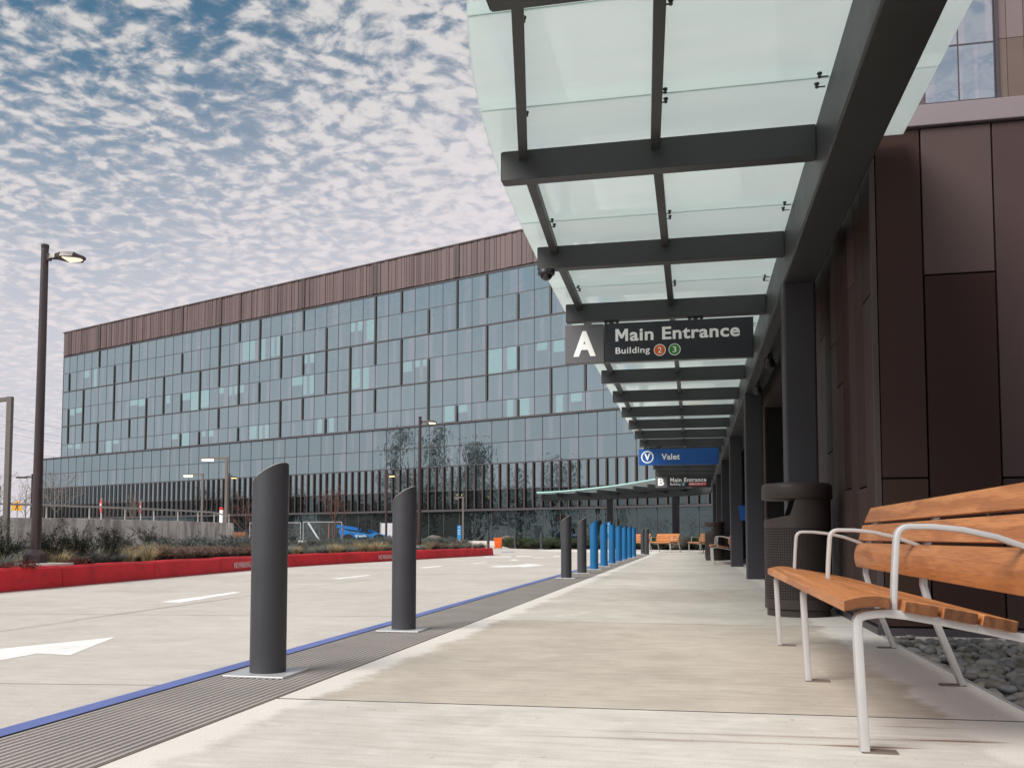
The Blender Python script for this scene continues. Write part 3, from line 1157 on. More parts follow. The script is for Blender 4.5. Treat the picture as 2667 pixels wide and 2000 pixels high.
# ------------------------------------------------------------------ hanging signs
def hanging_sign(label, s, z0, z1, t0, tm, t1, back, lettercol):
    o = wthing('hanging_sign', label, 'sign', 0, s, 0, 'hanging signs under the canopy')
    b = MB()
    b.box(t0, tm - 0.004, 0, 0.085, z0, z1)
    p0 = b.build('letter_panel', lettercol, o, bevel=0.003)
    b = MB()
    b.box(tm + 0.004, t1, 0.0, 0.09, z0, z1)
    p1 = b.build('name_panel', back, o, bevel=0.003)
    top = ZG0 + 0.198
    for t_ in (tm + 0.08, tm + (t1 - tm) * 0.62):
        b = MB()
        b.box(t_ - 0.022, t_ + 0.022, 0.025, 0.065, z1 + 0.001, top - 0.014)
        b.box(t_ - 0.085, t_ + 0.085, 0.015, 0.075, top - 0.013, top - 0.001)
        for q_ in (-0.065, 0.065):
            b.lathe([(0, top - 0.032), (0.014, top - 0.032), (0.014, top - 0.014), (0, top - 0.014)], 10, t_ + q_, 0.045)
        b.build('hanger', M['black'], o)
    return o, p0, p1


sA, a0, a1 = hanging_sign('charcoal hanging sign reading A Main Entrance, Building 2 and 3', 9.865, 2.612, 3.052, -1.41, -0.965, 0.665, M['signdark'], M['signgrey'])
h = 0.44
zb = 2.612
text('letter', 'A', -1.315, -1.06, zb + 0.075, zb + 0.365, -0.003, M['signwhite'], a0, bold=0.045)
letter_m(-0.838, -0.697, zb + 0.230, zb + 0.370, M['signwhite'], a1)
text('lettering', 'ain Entrance', -0.678, 0.52, zb + 0.228, zb + 0.372, -0.003, M['signwhite'], a1, bold=0.026, space=1.06)
text('lettering', 'Building', -0.838, -0.455, zb + 0.066, zb + 0.160, -0.003, M['signwhite'], a1, bold=0.018, space=1.06)


def num_disc(parent, cx, cz, r, mat, digit):
    b = MB()
    ring(b, cx, cz, r, r * 0.11, -0.005, -0.001)
    b.build('disc_rim', M['signwhite'], parent)
    b = MB()
    disc(b, cx, cz, r * 0.89, -0.004, -0.001)
    b.build('number_disc', mat, parent)
    w_ = r * (0.50 if digit != '1' else 0.26)
    text('number', digit, cx - w_ / 2 * 1.25, cx + w_ / 2 * 1.25, cz - r * 0.5, cz + r * 0.5, -0.0065, M['signwhite'], parent, bold=0.012)


num_disc(a1, -0.347, zb + 0.113, 0.066, M['signorange'], '2')
num_disc(a1, -0.185, zb + 0.113, 0.066, M['signgreen'], '3')

sV, a0, a1 = hanging_sign('blue hanging sign reading Valet with a circled V', S1 + 9 * DS, 2.595, 3.03, -1.43, -0.985, 0.67, M['signblue'], M['signblue'])
zb = 2.595
b = MB()
ring(b, -1.205, zb + 0.218, 0.165, 0.028, -0.006, -0.001)
b.build('circle', M['signwhite'], a0)
text('letter', 'V', -1.285, -1.125, zb + 0.125, zb + 0.312, -0.003, M['signwhite'], a0, bold=0.045)
text('lettering', 'Valet', -0.83, -0.34, zb + 0.14, zb + 0.302, -0.003, M['signwhite'], a1, bold=0.028, space=1.05)

sB, a0, a1 = hanging_sign('charcoal hanging sign reading B Main Entrance, Building 1 and EMERGENCY', S1 + 15 * DS, 2.66, 3.11, -1.50, -1.035, 0.70, M['signdark'], M['signgrey'])
zb = 2.66
text('letter', 'B', -1.395, -1.15, zb + 0.085, zb + 0.385, -0.003, M['signwhite'], a0, bold=0.045)
letter_m(-0.905, -0.757, zb + 0.227, zb + 0.393, M['signwhite'], a1)
text('lettering', 'ain Entrance', -0.735, 0.52, zb + 0.225, zb + 0.395, -0.003, M['signwhite'], a1, bold=0.026, space=1.06)
text('lettering', 'Building', -0.905, -0.50, zb + 0.068, zb + 0.185, -0.003, M['signwhite'], a1, bold=0.018, space=1.06)
num_disc(a1, -0.385, zb + 0.13, 0.066, M['signcyan'], '1')
b = MB()
b.box(-0.185, 0.53, -0.003, -0.001, zb + 0.065, zb + 0.205)
p = b.build('red_plate', M['signred'], a1)
text('lettering', 'EMERGENCY', -0.155, 0.50, zb + 0.098, zb + 0.172, -0.005, M['signwhite'], p, bold=0.02)

# ------------------------------------------------------------------ entrance pavilion in brown metal panels
pav = wthing('entrance_pavilion', 'low entrance building clad in dark brown metal panels beside the bench', 'building', 0, 0)
SF, TW, ZP = 6.267, 1.20, 3.405
browns = [(0.044, 0.025, 0.021), (0.038, 0.021, 0.018), (0.058, 0.038, 0.034), (0.046, 0.028, 0.022), (0.034, 0.019, 0.017), (0.068, 0.047, 0.045)]
b = MB()
b.box(TW + 0.05, 8.5, SF + 0.05, 10.0, -0.1, ZP - 0.02)
b.box(TW + 0.05, 8.5, 15.4, 41.0, -0.1, ZP - 0.02)
b.box(3.2, 8.5, 10.001, 15.399, -0.1, ZP - 0.02)
b.box(TW + 0.05, 3.199, 10.001, 15.399, 2.95, ZP - 0.02)
b.build('wall_core', M['joint'], pav)
b = MB()


def front_panel(t0, t1, z0, z1, col):
    b.box(t0 + 0.006, t1 - 0.006, SF, SF + 0.045, z0 + 0.006, z1 - 0.006, col)


B_ = browns
front_panel(TW + 0.035, 1.53, 1.035, ZP, (0.044, 0.026, 0.023))
front_panel(TW + 0.035, 1.53, 0.05, 1.035, (0.044, 0.027, 0.021))
front_panel(1.53, 1.975, 2.395, ZP, (0.080, 0.058, 0.056))
front_panel(1.53, 1.975, 0.05, 2.395, (0.034, 0.019, 0.017))
front_panel(1.975, 2.42, 1.03, ZP, (0.066, 0.045, 0.045))
front_panel(1.975, 2.42, 0.05, 1.03, (0.040, 0.028, 0.026))
t_ = 2.42
while t_ < 8.3:
    zz = rnd.choice([0.9, 1.5, 2.1, 2.6])
    front_panel(t_, t_ + 0.445, zz, ZP, rnd.choice(B_))
    front_panel(t_, t_ + 0.445, 0.05, zz, rnd.choice(B_))
    t_ += 0.445
# corner trim
b.box(TW - 0.002, TW + 0.034, SF - 0.002, SF + 0.034, 0.03, ZP - 0.004, (0.075, 0.062, 0.060))

b.build('front_cladding', M['panel'], pav, bevel=0.003)
b = MB()


def side_panel(s0, s1, z0, z1, col):
    b.box(TW, TW + 0.045, s0 + 0.005, s1 - 0.005, z0 + 0.006, z1 - 0.006, col)


side = [(0.30, 2.30), (0.30, 1.00), (0.30, 2.55), (0.30, 1.02), (0.30, 1.9), (0.3, 2.3), (0.3, 1.4), (0.3, 2.5), (0.3, 1.0), (0.3, 2.0), (0.3, 1.5), (0.3, 2.2)]
s = SF + 0.038
i = 0
while s < 9.95:
    w_, zz = side[i % len(side)]
    w_ = min(w_, 9.99 - s)
    side_panel(s, s + w_, zz, ZP, B_[(i * 2 + 1) % 6])
    side_panel(s, s + w_, 0.05, zz, B_[(i * 3 + 2) % 6])
    s += w_; i += 1
b.build('side_cladding', M['panel'], pav, bevel=0.003)
b = MB()
s = 15.41
while s < 41:
    w_, zz = side[i % len(side)]
    if not (19.5 < s < 24.5 or 29 < s < 35):
        side_panel(s, s + w_, zz, ZP, B_[(i * 5 + 1) % 6])
        side_panel(s, s + w_, 0.05, zz, B_[(i * 3 + 2) % 6])
    s += w_; i += 1
b.build('cladding', M['panel'], pav, bevel=0.003)
b = MB()
b.box(TW - 0.03, 8.55, SF - 0.03, 41.05, ZP + 0.005, 3.555)
b.build('coping', M['cope'], pav, bevel=0.006)
b = MB()
b.box(TW - 0.018, TW + 0.048, SF - 0.02, 41, -0.02, 0.045, (1, 1, 1))
b.box(TW + 0.05, 8.5, SF - 0.02, SF + 0.048, -0.1, 0.045, (1, 1, 1))
b.build('base_trim', M['mull'], pav)
# header and recessed glass doors of the entrance
b = MB()
b.box(TW - 0.012, TW + 0.05, 10.0, 15.4, 2.84, ZP - 0.002, (0.070, 0.054, 0.050))
b.box(TW + 0.05, 2.0, 10.0, 15.4, 2.84, 2.94, (0.060, 0.046, 0.042))
b.build('entrance_header', M['panel'], pav)
for s0, s1 in ((10.02, 11.2), (11.22, 12.65), (12.67, 14.1), (14.12, 15.38)):
    b = MB()
    b.box(1.62, 1.65, s0 + 0.05, s1 - 0.05, 0.12, 2.82, (0.05, 0.055, 0.06))
    dr = b.build('glass_door', M['pane3'], pav)
    b = MB()
    for (y0, y1, z0, z1) in ((s0, s0 + 0.05, 0, 2.835), (s1 - 0.05, s1, 0, 2.835), (s0 + 0.05, s1 - 0.05, 0, 0.12), (s0 + 0.05, s1 - 0.05, 2.78, 2.835)):
        b.box(1.60, 1.67, y0, y1, z0, z1)
    b.build('door_frame', M['mull'], dr)
for s0, s1 in ((19.8, 22.1), (22.15, 24.4), (29.2, 32.0), (32.05, 34.8)):
    b = MB()
    b.box(TW + 0.02, TW + 0.045, s0, s1, 0.12, 2.8, (0.05, 0.055, 0.06))
    b.build('window', M['pane3'], pav)
# small lit-looking brass end cap on the side of the upper wall
# ------------------------------------------------------------------ tower behind the pavilion
tw = wthing('office_tower', 'tall glass and brown panel tower rising behind the pavilion roof', 'building', 9.0, 37.0)
b = MB()
b.box(0.05, 22, 0.06, 22, 0, 30)
b.build('core', M['core'], tw)
zr = [0.2 + 2.23 * k for k in range(0, 14)]
zr = [17.93 + 2.29 * k for k in range(-7, 6)]
panes = 0
for r in range(len(zr) - 1):
    for cidx, (x0, x1) in enumerate(((0.28, 1.50), (1.54, 2.82))):
        b = MB()
        cuts = [[0, .12, .55, 1], [0, .2, .8, 1], [0, .3, 1], [0, .1, .45, .55, 1]][(r * 2 + cidx) % 4]
        for q in range(len(cuts) - 1):
            xa, xb = x0 + (x1 - x0) * cuts[q], x0 + (x1 - x0) * cuts[q + 1]
            colp = (0.20, 0.24, 0.29) if q % 2 else (0.30, 0.28, 0.33)
            b.box(xa, xb, 0.0, 0.04, zr[r] + 0.03, zr[r + 1] - 0.03, colp)
        b.build('window', M['pane4'], tw)
b = MB()
for z in zr:
    b.box(0.25, 2.86, -0.012, 0.05, z - 0.035, z + 0.03)
b.box(0.25, 2.86, -0.02, 0.05, 17.45, 17.60)
for x in (1.50, 2.82):
    b.box(x, x + 0.05, -0.014, 0.05, 2, 30)
b.build('mullion', M['mull'], tw)
b = MB()
b.box(-0.02, 0.25, -0.03, 0.05, 0, 30, (0.085, 0.06, 0.062))
b.box(2.88, 2.98, -0.10, 0.05, 0, 30, (0.05, 0.04, 0.055))
x = 2.99
widths = [0.32, 0.62, 0.7, 0.45, 0.8, 0.5, 0.6]
i = 0
while x < 22:
    w_ = widths[i % 7]
    z = 0.0
    j = 0
    while z < 30:
        hz = 2.9
        g = [(0.125, 0.088, 0.078), (0.165, 0.125, 0.128), (0.145, 0.105, 0.105), (0.115, 0.080, 0.070)][(i * 3 + j * 2) % 4]
        b.box(x + 0.01, x + w_ - 0.01, 0, 0.05, z + 0.012, z + hz - 0.012, g)
        z += hz; j += 1
    x += w_; i += 1
b.build('front_cladding', M['parapet'], tw)
b = MB()
y = 0.07
i = 0
while y < 22:
    for j in range(10):
        g = [(0.125, 0.088, 0.078), (0.165, 0.125, 0.128), (0.145, 0.105, 0.105)][(i + j) % 3]
        b.box(-0.005, 0.045, y, y + 0.58, 3.0 * j + 0.012, 3.0 * j + 2.99, g)
    y += 0.6; i += 1
b.build('side_cladding', M['parapet'], tw)

# ------------------------------------------------------------------ bollards
def bollard_mesh(mat, blue=False):
    r, H, n = 0.084, 1.0, 40
    b = MB()
    vs = []
    cut_dir = math.radians(170)
    for k in range(n):
        a = 2 * PI * k / n
        vs.append((r * math.cos(a), r * math.sin(a), 0.0))
    top = []
    for k in range(n):
        a = 2 * PI * k / n
        z = H - 0.054 * (1 + math.cos(a - cut_dir))
        top.append((r * math.cos(a), r * math.sin(a), z))
    vs += [(x, y, z - 0.004) for x, y, z in top]
    fs = [(k, (k + 1) % n, n + (k + 1) % n, n + k) for k in range(n)]
    b.mesh(vs, fs)
    c = MB()
    i2 = [(x * 0.955, y * 0.955, H - 0.054 * (1 + 0.955 * (x * math.cos(cut_dir) + y * math.sin(cut_dir)) / r)) for x, y, z in top]
    vs2 = [(x, y, z - 0.004) for x, y, z in top] + i2
    c.mesh(vs2, [(k, (k + 1) % n, n + (k + 1) % n, n + k) for k in range(n)])
    b.mesh(i2, [tuple(range(n))])
    return b, c


def make_bollard(mat, plate=True):
    t_ = thing('bollard', 'x', 'bollard')
    b, c = bollard_mesh(mat)
    b.build('post', mat, t_, smooth=True)
    c.build('top_rim', M['rim'] if mat is M['bollard'] else mat, t_)  # charcoal bollards get a rim paler than the post
    if plate:
        p = MB()
        p.box(-0.15, 0.15, -0.15, 0.15, 0.0005, 0.010)
        p.build('base_plate', M['steelplate'], t_, bevel=0.002)
    return t_


TB, SB0, DB = -1.98, 3.90, 2.0
grey, bluep = make_bollard(M['bollard']), make_bollard(M['bluebollard'])
labs = {0: 'charcoal slanted bollard nearest the camera on a square steel plate', 1: 'second charcoal bollard from the camera, standing alone on the ribbed strip',
        5: 'charcoal bollard two places before the first blue one', 6: 'charcoal bollard right next to the first blue one',
        7: 'blue slanted bollard nearest the camera, first of the seven blue ones', 8: 'second of the seven blue bollards', 9: 'third of the seven blue bollards',
        10: 'fourth and middle one of the seven blue bollards', 11: 'fifth of the seven blue bollards', 12: 'sixth of the seven blue bollards, next to the farthest',
        13: 'farthest of the seven blue bollards, last in the row'}
used = set()
for k, lab in labs.items():
    src = bluep if k >= 7 else grey
    o = src if src.name not in used else copy_tree(src)
    used.add(src.name)
    o.location = W(TB, SB0 + k * DB)
    o.rotation_euler = (0, 0, -TH)
    o['label'] = lab
    o['group'] = 'bollards along the blue kerb line'
for (x, y), lab, kk in (((1183, 1398), 'left one of two charcoal bollards past the blue ones', 0), ((1216, 1405), 'right one of two charcoal bollards past the blue ones', 1)):
    o = copy_tree(grey)
    p = gp(*c4(x, y))
    o.location = p
    o.scale = (1, 1, 1.0)
    o.rotation_euler = (0, 0, -TH)
    o['label'] = lab
    o['group'] = 'bollards along the blue kerb line'
for (x, y), lab in (((1271.5, 1428.5), 'short charcoal bollard left of the orange bin by the far planting'), ((1342, 1429), 'short charcoal bollard right of the boulder by the far planting'), ((1410.5, 1430.5), 'short charcoal bollard at the far low hedge left of the near bollards')):
    o = copy_tree(grey)
    o.location = gp(x, y)
    o.rotation_euler = (0, 0, -TH)
    o['label'] = lab
    o['group'] = 'bollards at the far planting'

# ------------------------------------------------------------------ benches
def bar_prof(w, h):
    return rrect(w, h, 0.004)


def make_bench(label, supports=(0.0, 1.335, 2.67), group=None, over=0.05):
    """local: x across (0 front foot .. back), y along, z up; origin at the nearest front foot"""
    t_ = thing('bench', label, 'bench', group=group)
    X = lambda q: q - 0.494
    y0, y1 = supports[0] - over, supports[-1] + over
    # curved front slat
    n = 8
    prof_t = []
    top, bot = [], []
    for k in range(n + 1):
        u = k / n
        x = 0.435 + 0.132 * u
        z = 0.447 + 0.022 * math.sin(PI * (0.10 + 0.62 * u))
        top.append((X(x), z))
        bot.append((X(x), z - 0.034))
    pr = bot + top[::-1]
    # split each slat at the middle supports so that board joints show

    def slat(name, pr, ya, yb, g):
        b = MB()
        m_ = len(pr)
        vs = [(x, ya, z) for x, z in pr] + [(x, yb, z) for x, z in pr]
        fs = [tuple(range(m_)), tuple(range(2 * m_ - 1, m_ - 1, -1))] + [(k, m_ + k, m_ + (k + 1) % m_, (k + 1) % m_) for k in range(m_)]
        b.mesh(vs, fs, (g, g, g))
        e_ = rnd.uniform(0.18, 0.36)
        b.c[0] = b.c[1] = (g * e_, g * e_ * 0.95, g * e_ * 0.95)
        return b.build(name, M['wood'], t_, bevel=0.004)

    slat('front_slat', pr, y0, y1, 0.95)

    def board(x0, z0, x1, z1, th):
        d = Vector((x1 - x0, z1 - z0)).normalized()
        nn = Vector((-d.y, d.x))
        return [(X(x0), z0), (X(x0) + nn.x * -th, z0 + nn.y * -th), (X(x1) + nn.x * -th, z1 + nn.y * -th), (X(x1), z1)]

    for i, (xa, za, xb, zb_, g) in enumerate(((0.608, 0.455, 0.700, 0.440, 1.05), (0.714, 0.4375, 0.806, 0.4205, 0.82), (0.820, 0.418, 0.912, 0.399, 1.08))):
        slat('seat_slat', board(xa, za, xb, zb_, 0.034), y0, y1, g)
    # back slats (lower one bowed)
    n = 6
    front, back = [], []
    for k in range(n + 1):
        u = k / n
        x = 0.942 + 0.010 * u - 0.016 * math.sin(PI * u)
        z = 0.468 + 0.142 * u
        front.append((X(x), z)); back.append((X(x) + 0.028, z))
    slat('back_slat', front + back[::-1], y0, y1, 0.93)
    slat('back_slat', [(X(0.956), 0.624), (X(0.984), 0.620), (X(1.010), 0.709), (X(0.982), 0.714)], y0, y1, 1.04)
    slat('back_slat', [(X(0.990), 0.729), (X(1.018), 0.725), (X(1.058), 0.812), (X(1.030), 0.817)], y0, y1, 1.0)
    for y in supports:
        # front leg and seat rail in one bent bar
        b = MB()
        P = [(X(0.494), 0.006), (X(0.487), 0.17), (X(0.480), 0.360), (X(0.480), 0.390), (X(0.486), 0.401), (X(0.500), 0.407), (X(0.528), 0.412), (X(0.56), 0.415), (X(0.62), 0.409), (X(0.72), 0.392), (X(0.85), 0.367), (X(0.99), 0.338), (X(1.03), 0.330)]
        b.sweep([(x, y, z) for x, z in P], bar_prof(0.042, 0.026), fix=(0, 1, 0))
        b.build('leg_and_rail', M['frame'], t_, smooth=True)
        b = MB()
        b.box(X(0.488), X(0.585), y - 0.02, y + 0.02, 0.0, 0.007)
        b.build('foot_plate', M['foot'], t_)
        b = MB()
        P = [(X(1.13), 0.006), (X(1.085), 0.13), (X(1.035), 0.262), (X(1.0), 0.37), (X(0.985), 0.43), (X(0.985), 0.50), (X(1.0), 0.60), (X(1.03), 0.70), (X(1.072), 0.80)]
        b.sweep([(x, y, z) for x, z in P], bar_prof(0.042, 0.026), fix=(0, 1, 0))
        b.build('back_leg', M['frame'], t_, smooth=True)
        b = MB()
        b.box(X(1.04), X(1.14), y - 0.02, y + 0.02, 0.0, 0.007)
        b.build('foot_plate', M['foot'], t_)
        b = MB()
        P = [(X(0.583), 0.412), (X(0.590), 0.54), (X(0.597), 0.635)]
        for k in range(5):
            a = PI - k * PI / 8
            P.append((X(0.632) + 0.034 * math.cos(a), 0.640 + 0.034 * math.sin(a)))
        P += [(X(0.70), 0.673), (X(0.78), 0.664), (X(0.87), 0.643), (X(0.95), 0.613), (X(1.0), 0.594)]
        b.sweep([(x, y, z) for x, z in P], bar_prof(0.034, 0.017), fix=(0, 1, 0))
        b.build('armrest', M['frame'], t_, smooth=True)
    return t_


bench = make_bench('large wooden bench with silver metal frame in the right foreground', group='wooden benches along the walkway')
bench.location = W(0.494, 2.843)
bench.rotation_euler = (0, 0, -TH)
far_b = make_bench('wooden bench facing the walkway left of the far right column', supports=(0.0, 1.335), group='wooden benches along the walkway')


def place_bench(o, p, rot, lab):
    o.location = p
    o.rotation_euler = (0, 0, rot)
    o['label'] = lab


place_bench(far_b, gp(*c4(1410, 1384)), math.radians(34), 'wooden bench facing the walkway just left of the far right column')
place_bench(copy_tree(far_b), gp(*c4(1172, 1376)), math.radians(32), 'wooden bench half hidden behind the two far charcoal bollards')
place_bench(copy_tree(far_b), gp(*c4(1657, 1394)), math.radians(8), 'wooden bench between the far right column and the distant litter bin')
place_bench(copy_tree(bench), gp(*c4(1765, 1487)), -TH, 'wooden bench in the middle distance, right in front of the distant litter bin')

# ------------------------------------------------------------------ litter bins
def make_bin(label):
    t_ = thing('litter_bin', label, 'litter bin', group='round bronze litter bins')
    R_, n = 0.268, 72
    b = MB()
    b.lathe([(0, 0.0), (R_ - 0.018, 0.0), (R_ - 0.018, 0.055), (R_ - 0.006, 0.058), (R_, 0.064), (R_, 0.135), (R_ - 0.012, 0.136)], n)
    b.build('base', M['bin'], t_, smooth=True)
    b = MB()
    z0, z1 = 0.136, 0.722
    NC, NR_ = 84, 28
    for k in range(NC):
        a = 2 * PI * k / NC
        w_ = PI / NC * 0.46
        vs = []
        for z in (z0, z1):
            for aa, rr in ((a - w_, R_ - 0.012), (a + w_, R_ - 0.012), (a + w_, R_ - 0.002), (a - w_, R_ - 0.002)):
                vs.append((rr * math.cos(aa), rr * math.sin(aa), z))
        b.mesh(vs, [(0, 1, 5, 4), (1, 2, 6, 5), (2, 3, 7, 6), (3, 0, 4, 7)])
    dz = (z1 - z0) / NR_
    for i in range(NR_ + 1):
        zc_ = z0 + i * dz
        b.lathe([(R_ - 0.013, zc_ - dz * 0.23), (R_ - 0.001, zc_ - dz * 0.23), (R_ - 0.001, zc_ + dz * 0.23), (R_ - 0.013, zc_ + dz * 0.23)], n)
    b.build('perforated_side', M['bin'], t_)
    b = MB()
    b.lathe([(0, 0.14), (R_ - 0.05, 0.14), (R_ - 0.05, 0.74)], 40)
    b.build('liner', M['binin'], t_, smooth=True)
    # shroud with a wide opening on the road side
    b = MB()
    vs, fs = [], []
    ztop = 0.962
    lo, hi_ = math.radians(100), math.radians(262)
    for k in range(n + 1):
        a = math.radians(-98 + 360 * k / n)
        a = a % (2 * PI)
        if lo < a < hi_:
            q = abs((a - (lo + hi_) / 2) / ((hi_ - lo) / 2))
            zt = 0.782 + 0.05 * q ** 1.5 + (0.06 if q > 0.93 else 0)
        else:
            zt = ztop
        for rr in (R_, R_ - 0.006):
            vs.append((rr * math.cos(a), rr * math.sin(a), 0.722))
            vs.append((rr * math.cos(a), rr * math.sin(a), zt))
    for k in range(n):
        i, j = 4 * k, 4 * (k + 1)
        fs += [(i, j, j + 1, i + 1), (j + 2, i + 2, i + 3, j + 3), (i + 1, j + 1, j + 3, i + 3), (i, i + 2, j + 2, j)]
    b.mesh(vs, fs)
    b.build('shroud', M['bin'], t_, smooth=True, angle=50)
    b = MB()
    b.lathe([(0.0, 0.955), (R_ + 0.008, 0.955), (R_ + 0.014, 0.962), (R_ + 0.014, 1.06), (R_ + 0.008, 1.078), (R_ - 0.012, 1.088), (R_ - 0.05, 1.085), (0, 1.075)], n)
    b.build('lid', M['bin'], t_, smooth=True, angle=50)
    return t_


bin_ = make_bin('round dark bronze litter bin with perforated sides behind the near bench')
bin_.location = W(0.845, 7.70)
bin_.rotation_euler = (0, 0, -TH)
o = copy_tree(bin_)
o.location = gp(*c4(1778, 1452)) + Vector((0.05, 0.27, 0))
o['label'] = 'distant round litter bin between the far columns behind a bench'

# ------------------------------------------------------------------ blue notice panel between the columns
t_ = wthing('notice_panel', 'blank blue notice panel on the face of the third column', 'notice panel', 1.06, 20.195)
b = MB()
pn = [(-0.085, 1.35), (-0.05, 1.02), (0.16, 1.02), (0.16, 1.35)]
b.mesh([(x, -0.05, z) for x, z in pn] + [(x, -0.032, z) for x, z in pn], [(0, 1, 2, 3), (7, 6, 5, 4), (0, 4, 5, 1), (1, 5, 6, 2), (2, 6, 7, 3), (3, 7, 4, 0)])
b.build('panel', M['signblue'], t_)
b = MB()
b.box(-0.03, 0.01, -0.031, 0.003, 1.10, 1.27)
b.build('bracket', M['black'], t_)

# ------------------------------------------------------------------ the large glass building across the drive
FO, FA = Vector((-56.356, 110.0, 0)), math.radians(-33.1)
fac = thing('hospital_building', 'long glass fronted building with a brown ribbed roof band across the drive', 'building', FO, FA)
Finv = Matrix.Rotation(-FA, 3, 'Z')


def fl(x, y):
    p = Finv @ (Vector((x, y, 0)) - FO)
    return Vector((p.x, p.y, 0))


RZ = [23.25, 21.13, 18.81, 16.65, 14.47, 12.20, 10.60]
GO, GW = 1.36, 1.584
NCOL = 52
bound = [0.0] + [GO + GW * k for k in range(NCOL)]
UEND = bound[-1]
b = MB()
b.box(0.02, UEND, 0.12, 34, 10.66, 26.2)
b.build('core', M['core'], fac)
fin_map = {0: [4, 8, 18, 20, 22, 26, 32, 34, 38, 40, 44, 48], 1: [0, 6, 8, 14, 18, 22, 24, 28, 32, 36, 38, 42, 44, 46], 2: [2, 6, 12, 16, 18, 20, 24, 26, 28, 30, 32, 34, 40, 46, 48],
           3: [0, 2, 6, 10, 12, 14, 16, 20, 22, 28, 30, 34, 36, 40, 42, 48], 4: [0, 2, 4, 8, 10, 18, 24, 26, 30, 32, 36, 40, 44, 46], 5: [4, 10, 14, 16, 20, 24, 28, 30, 36, 38, 42, 44, 48]}
rg = random.Random(21)
blind_map = {1: [3, 4, 21, 22, 23, 24, 31, 32], 3: [1, 2, 9, 10, 13, 15, 16, 17, 19, 20, 21, 26, 27, 31, 32, 35, 36, 41, 42, 44, 45], 5: [1, 2, 6, 7, 14, 15, 17, 18, 22, 23, 28, 29, 38, 39, 42, 43, 45, 46], 2: [27]}
panes_l = []        # (size, builder, material)


def strip_cols(kind):
    """tint per strip of one pane: clear, pinkish frit, pale blind"""
    g = rg.uniform(0.92, 1.08)
    if kind == 'clear':
        return (0.060 * g, 0.078 * g, 0.086 * g)
    if kind == 'frit':
        return (0.128 * g, 0.114 * g, 0.133 * g)
    if kind == 'frit2':
        return (0.095 * g, 0.094 * g, 0.108 * g)
    if kind == 'blind':
        return (0.19 * g, 0.34 * g, 0.33 * g)
    return (0.15 * g, 0.17 * g, 0.18 * g)


def pane(u0, u1, z0, z1, yf, mat, row, colidx, podium=False, pt=None):
    b = MB()
    w_ = u1 - u0
    opts = [[(0, 1, 'clear')], [(0, 1, 'clear')], [(0, .35, 'clear'), (.35, .6, 'frit'), (.6, 1, 'clear')], [(0, .5, 'clear'), (.5, 1, 'frit')], [(0, .3, 'frit'), (.3, 1, 'clear')],
            [(0, .15, 'frit2'), (.15, .8, 'clear'), (.8, 1, 'frit2')], [(0, .7, 'clear'), (.7, 1, 'frit')], [(0, .2, 'clear'), (.2, .3, 'frit2'), (.3, .7, 'clear'), (.7, .8, 'frit2'), (.8, 1, 'clear')]]
    pick = rg.choice(opts) if row != 9 else opts[0]
    blind = (not podium) and colidx in blind_map.get(row, ())
    tx, tz = rg.uniform(-0.0035, 0.0035), rg.uniform(-0.003, 0.003)
    bl = rg.choice([0.3, 0.4, 0.45, 0.9, 1.0, 1.0]) if blind else 0

    def P(f_, z, y):
        u = u0 + w_ * f_
        yy = y + tx * (f_ - .5) + tz * (z - z0) / (z1 - z0)
        if pt is None:
            return (u, yf + yy, z)
        q, nn = pt(u)
        return (q.x - nn.x * yy, q.y - nn.y * yy, z)

    for fa, fb, kind in pick:
        zs = [z0, z1] if not blind else [z0] + ([z1 - (z1 - z0) * bl] if bl < 1 else []) + [z1]
        for i in range(len(zs) - 1):
            last = i == len(zs) - 2
            k2 = kind
            if blind and last and kind in ('clear', 'frit2') and fb - fa > 0.3:
                k2 = 'blind'
            cc = strip_cols(k2)
            vs = []
            for y in (0.0, 0.05):
                vs += [P(fa, zs[i], y), P(fb, zs[i], y), P(fb, zs[i + 1], y), P(fa, zs[i + 1], y)]
            b.mesh(vs, [(0, 1, 2, 3), (7, 6, 5, 4), (0, 4, 5, 1), (1, 5, 6, 2), (2, 6, 7, 3), (3, 7, 4, 0)], cc)
    return b


for r in range(6):
    for ci in range(len(bound) - 1):
        u0, u1 = bound[ci] + 0.025, bound[ci + 1] - 0.025
        b = pane(u0, u1, RZ[r + 1] + 0.03, RZ[r] - 0.03, 0.0, M['pane'], r, ci)
        panes_l.append((ci if ci < 46 else -1, b, M['pane']))
# horizontal lines, heavier at the storeys
b = MB()
for i, z in enumerate(RZ):
    hgt, pr_ = (0.06, 0.07) if i in (0, 2, 4, 6) else (0.028, 0.02)
    b.box(0, UEND, -pr_, 0.11, z - hgt, z + hgt)
for u in bound[1:-1]:
    b.box(u - 0.02, u + 0.02, -0.022, 0.11, RZ[-1], RZ[0])
b.box(-0.06, 0.0, -0.03, 34, 10.5, 26.2)
b.build('mullion', M['mull'], fac)
# dark fins: each run between neighbouring rows is one fin
runs = []
for c in range(0, 50, 2):
    r = 0
    while r < 6:
        if c in fin_map[r]:
            r2 = r
            while r2 < 5 and c in fin_map[r2 + 1]:
                r2 += 1
            runs.append((c, r, r2))
            r = r2 + 1
        else:
            r += 1
fr_ = sorted(runs, key=lambda q: -q[0])
b_rest = MB()
for n_, (c, r, r2) in enumerate(fr_):
    u = GO + GW * c
    bb = MB() if n_ < 40 else b_rest
    bb.box(u - 0.085, u + 0.085, -0.11, -0.023, RZ[r2 + 1] + 0.09, RZ[r] - 0.09)
    if n_ < 40:
        bb.build('fin', M['fin'], fac)
tag(b_rest.build('fin', M['fin'], fac), kind='stuff')
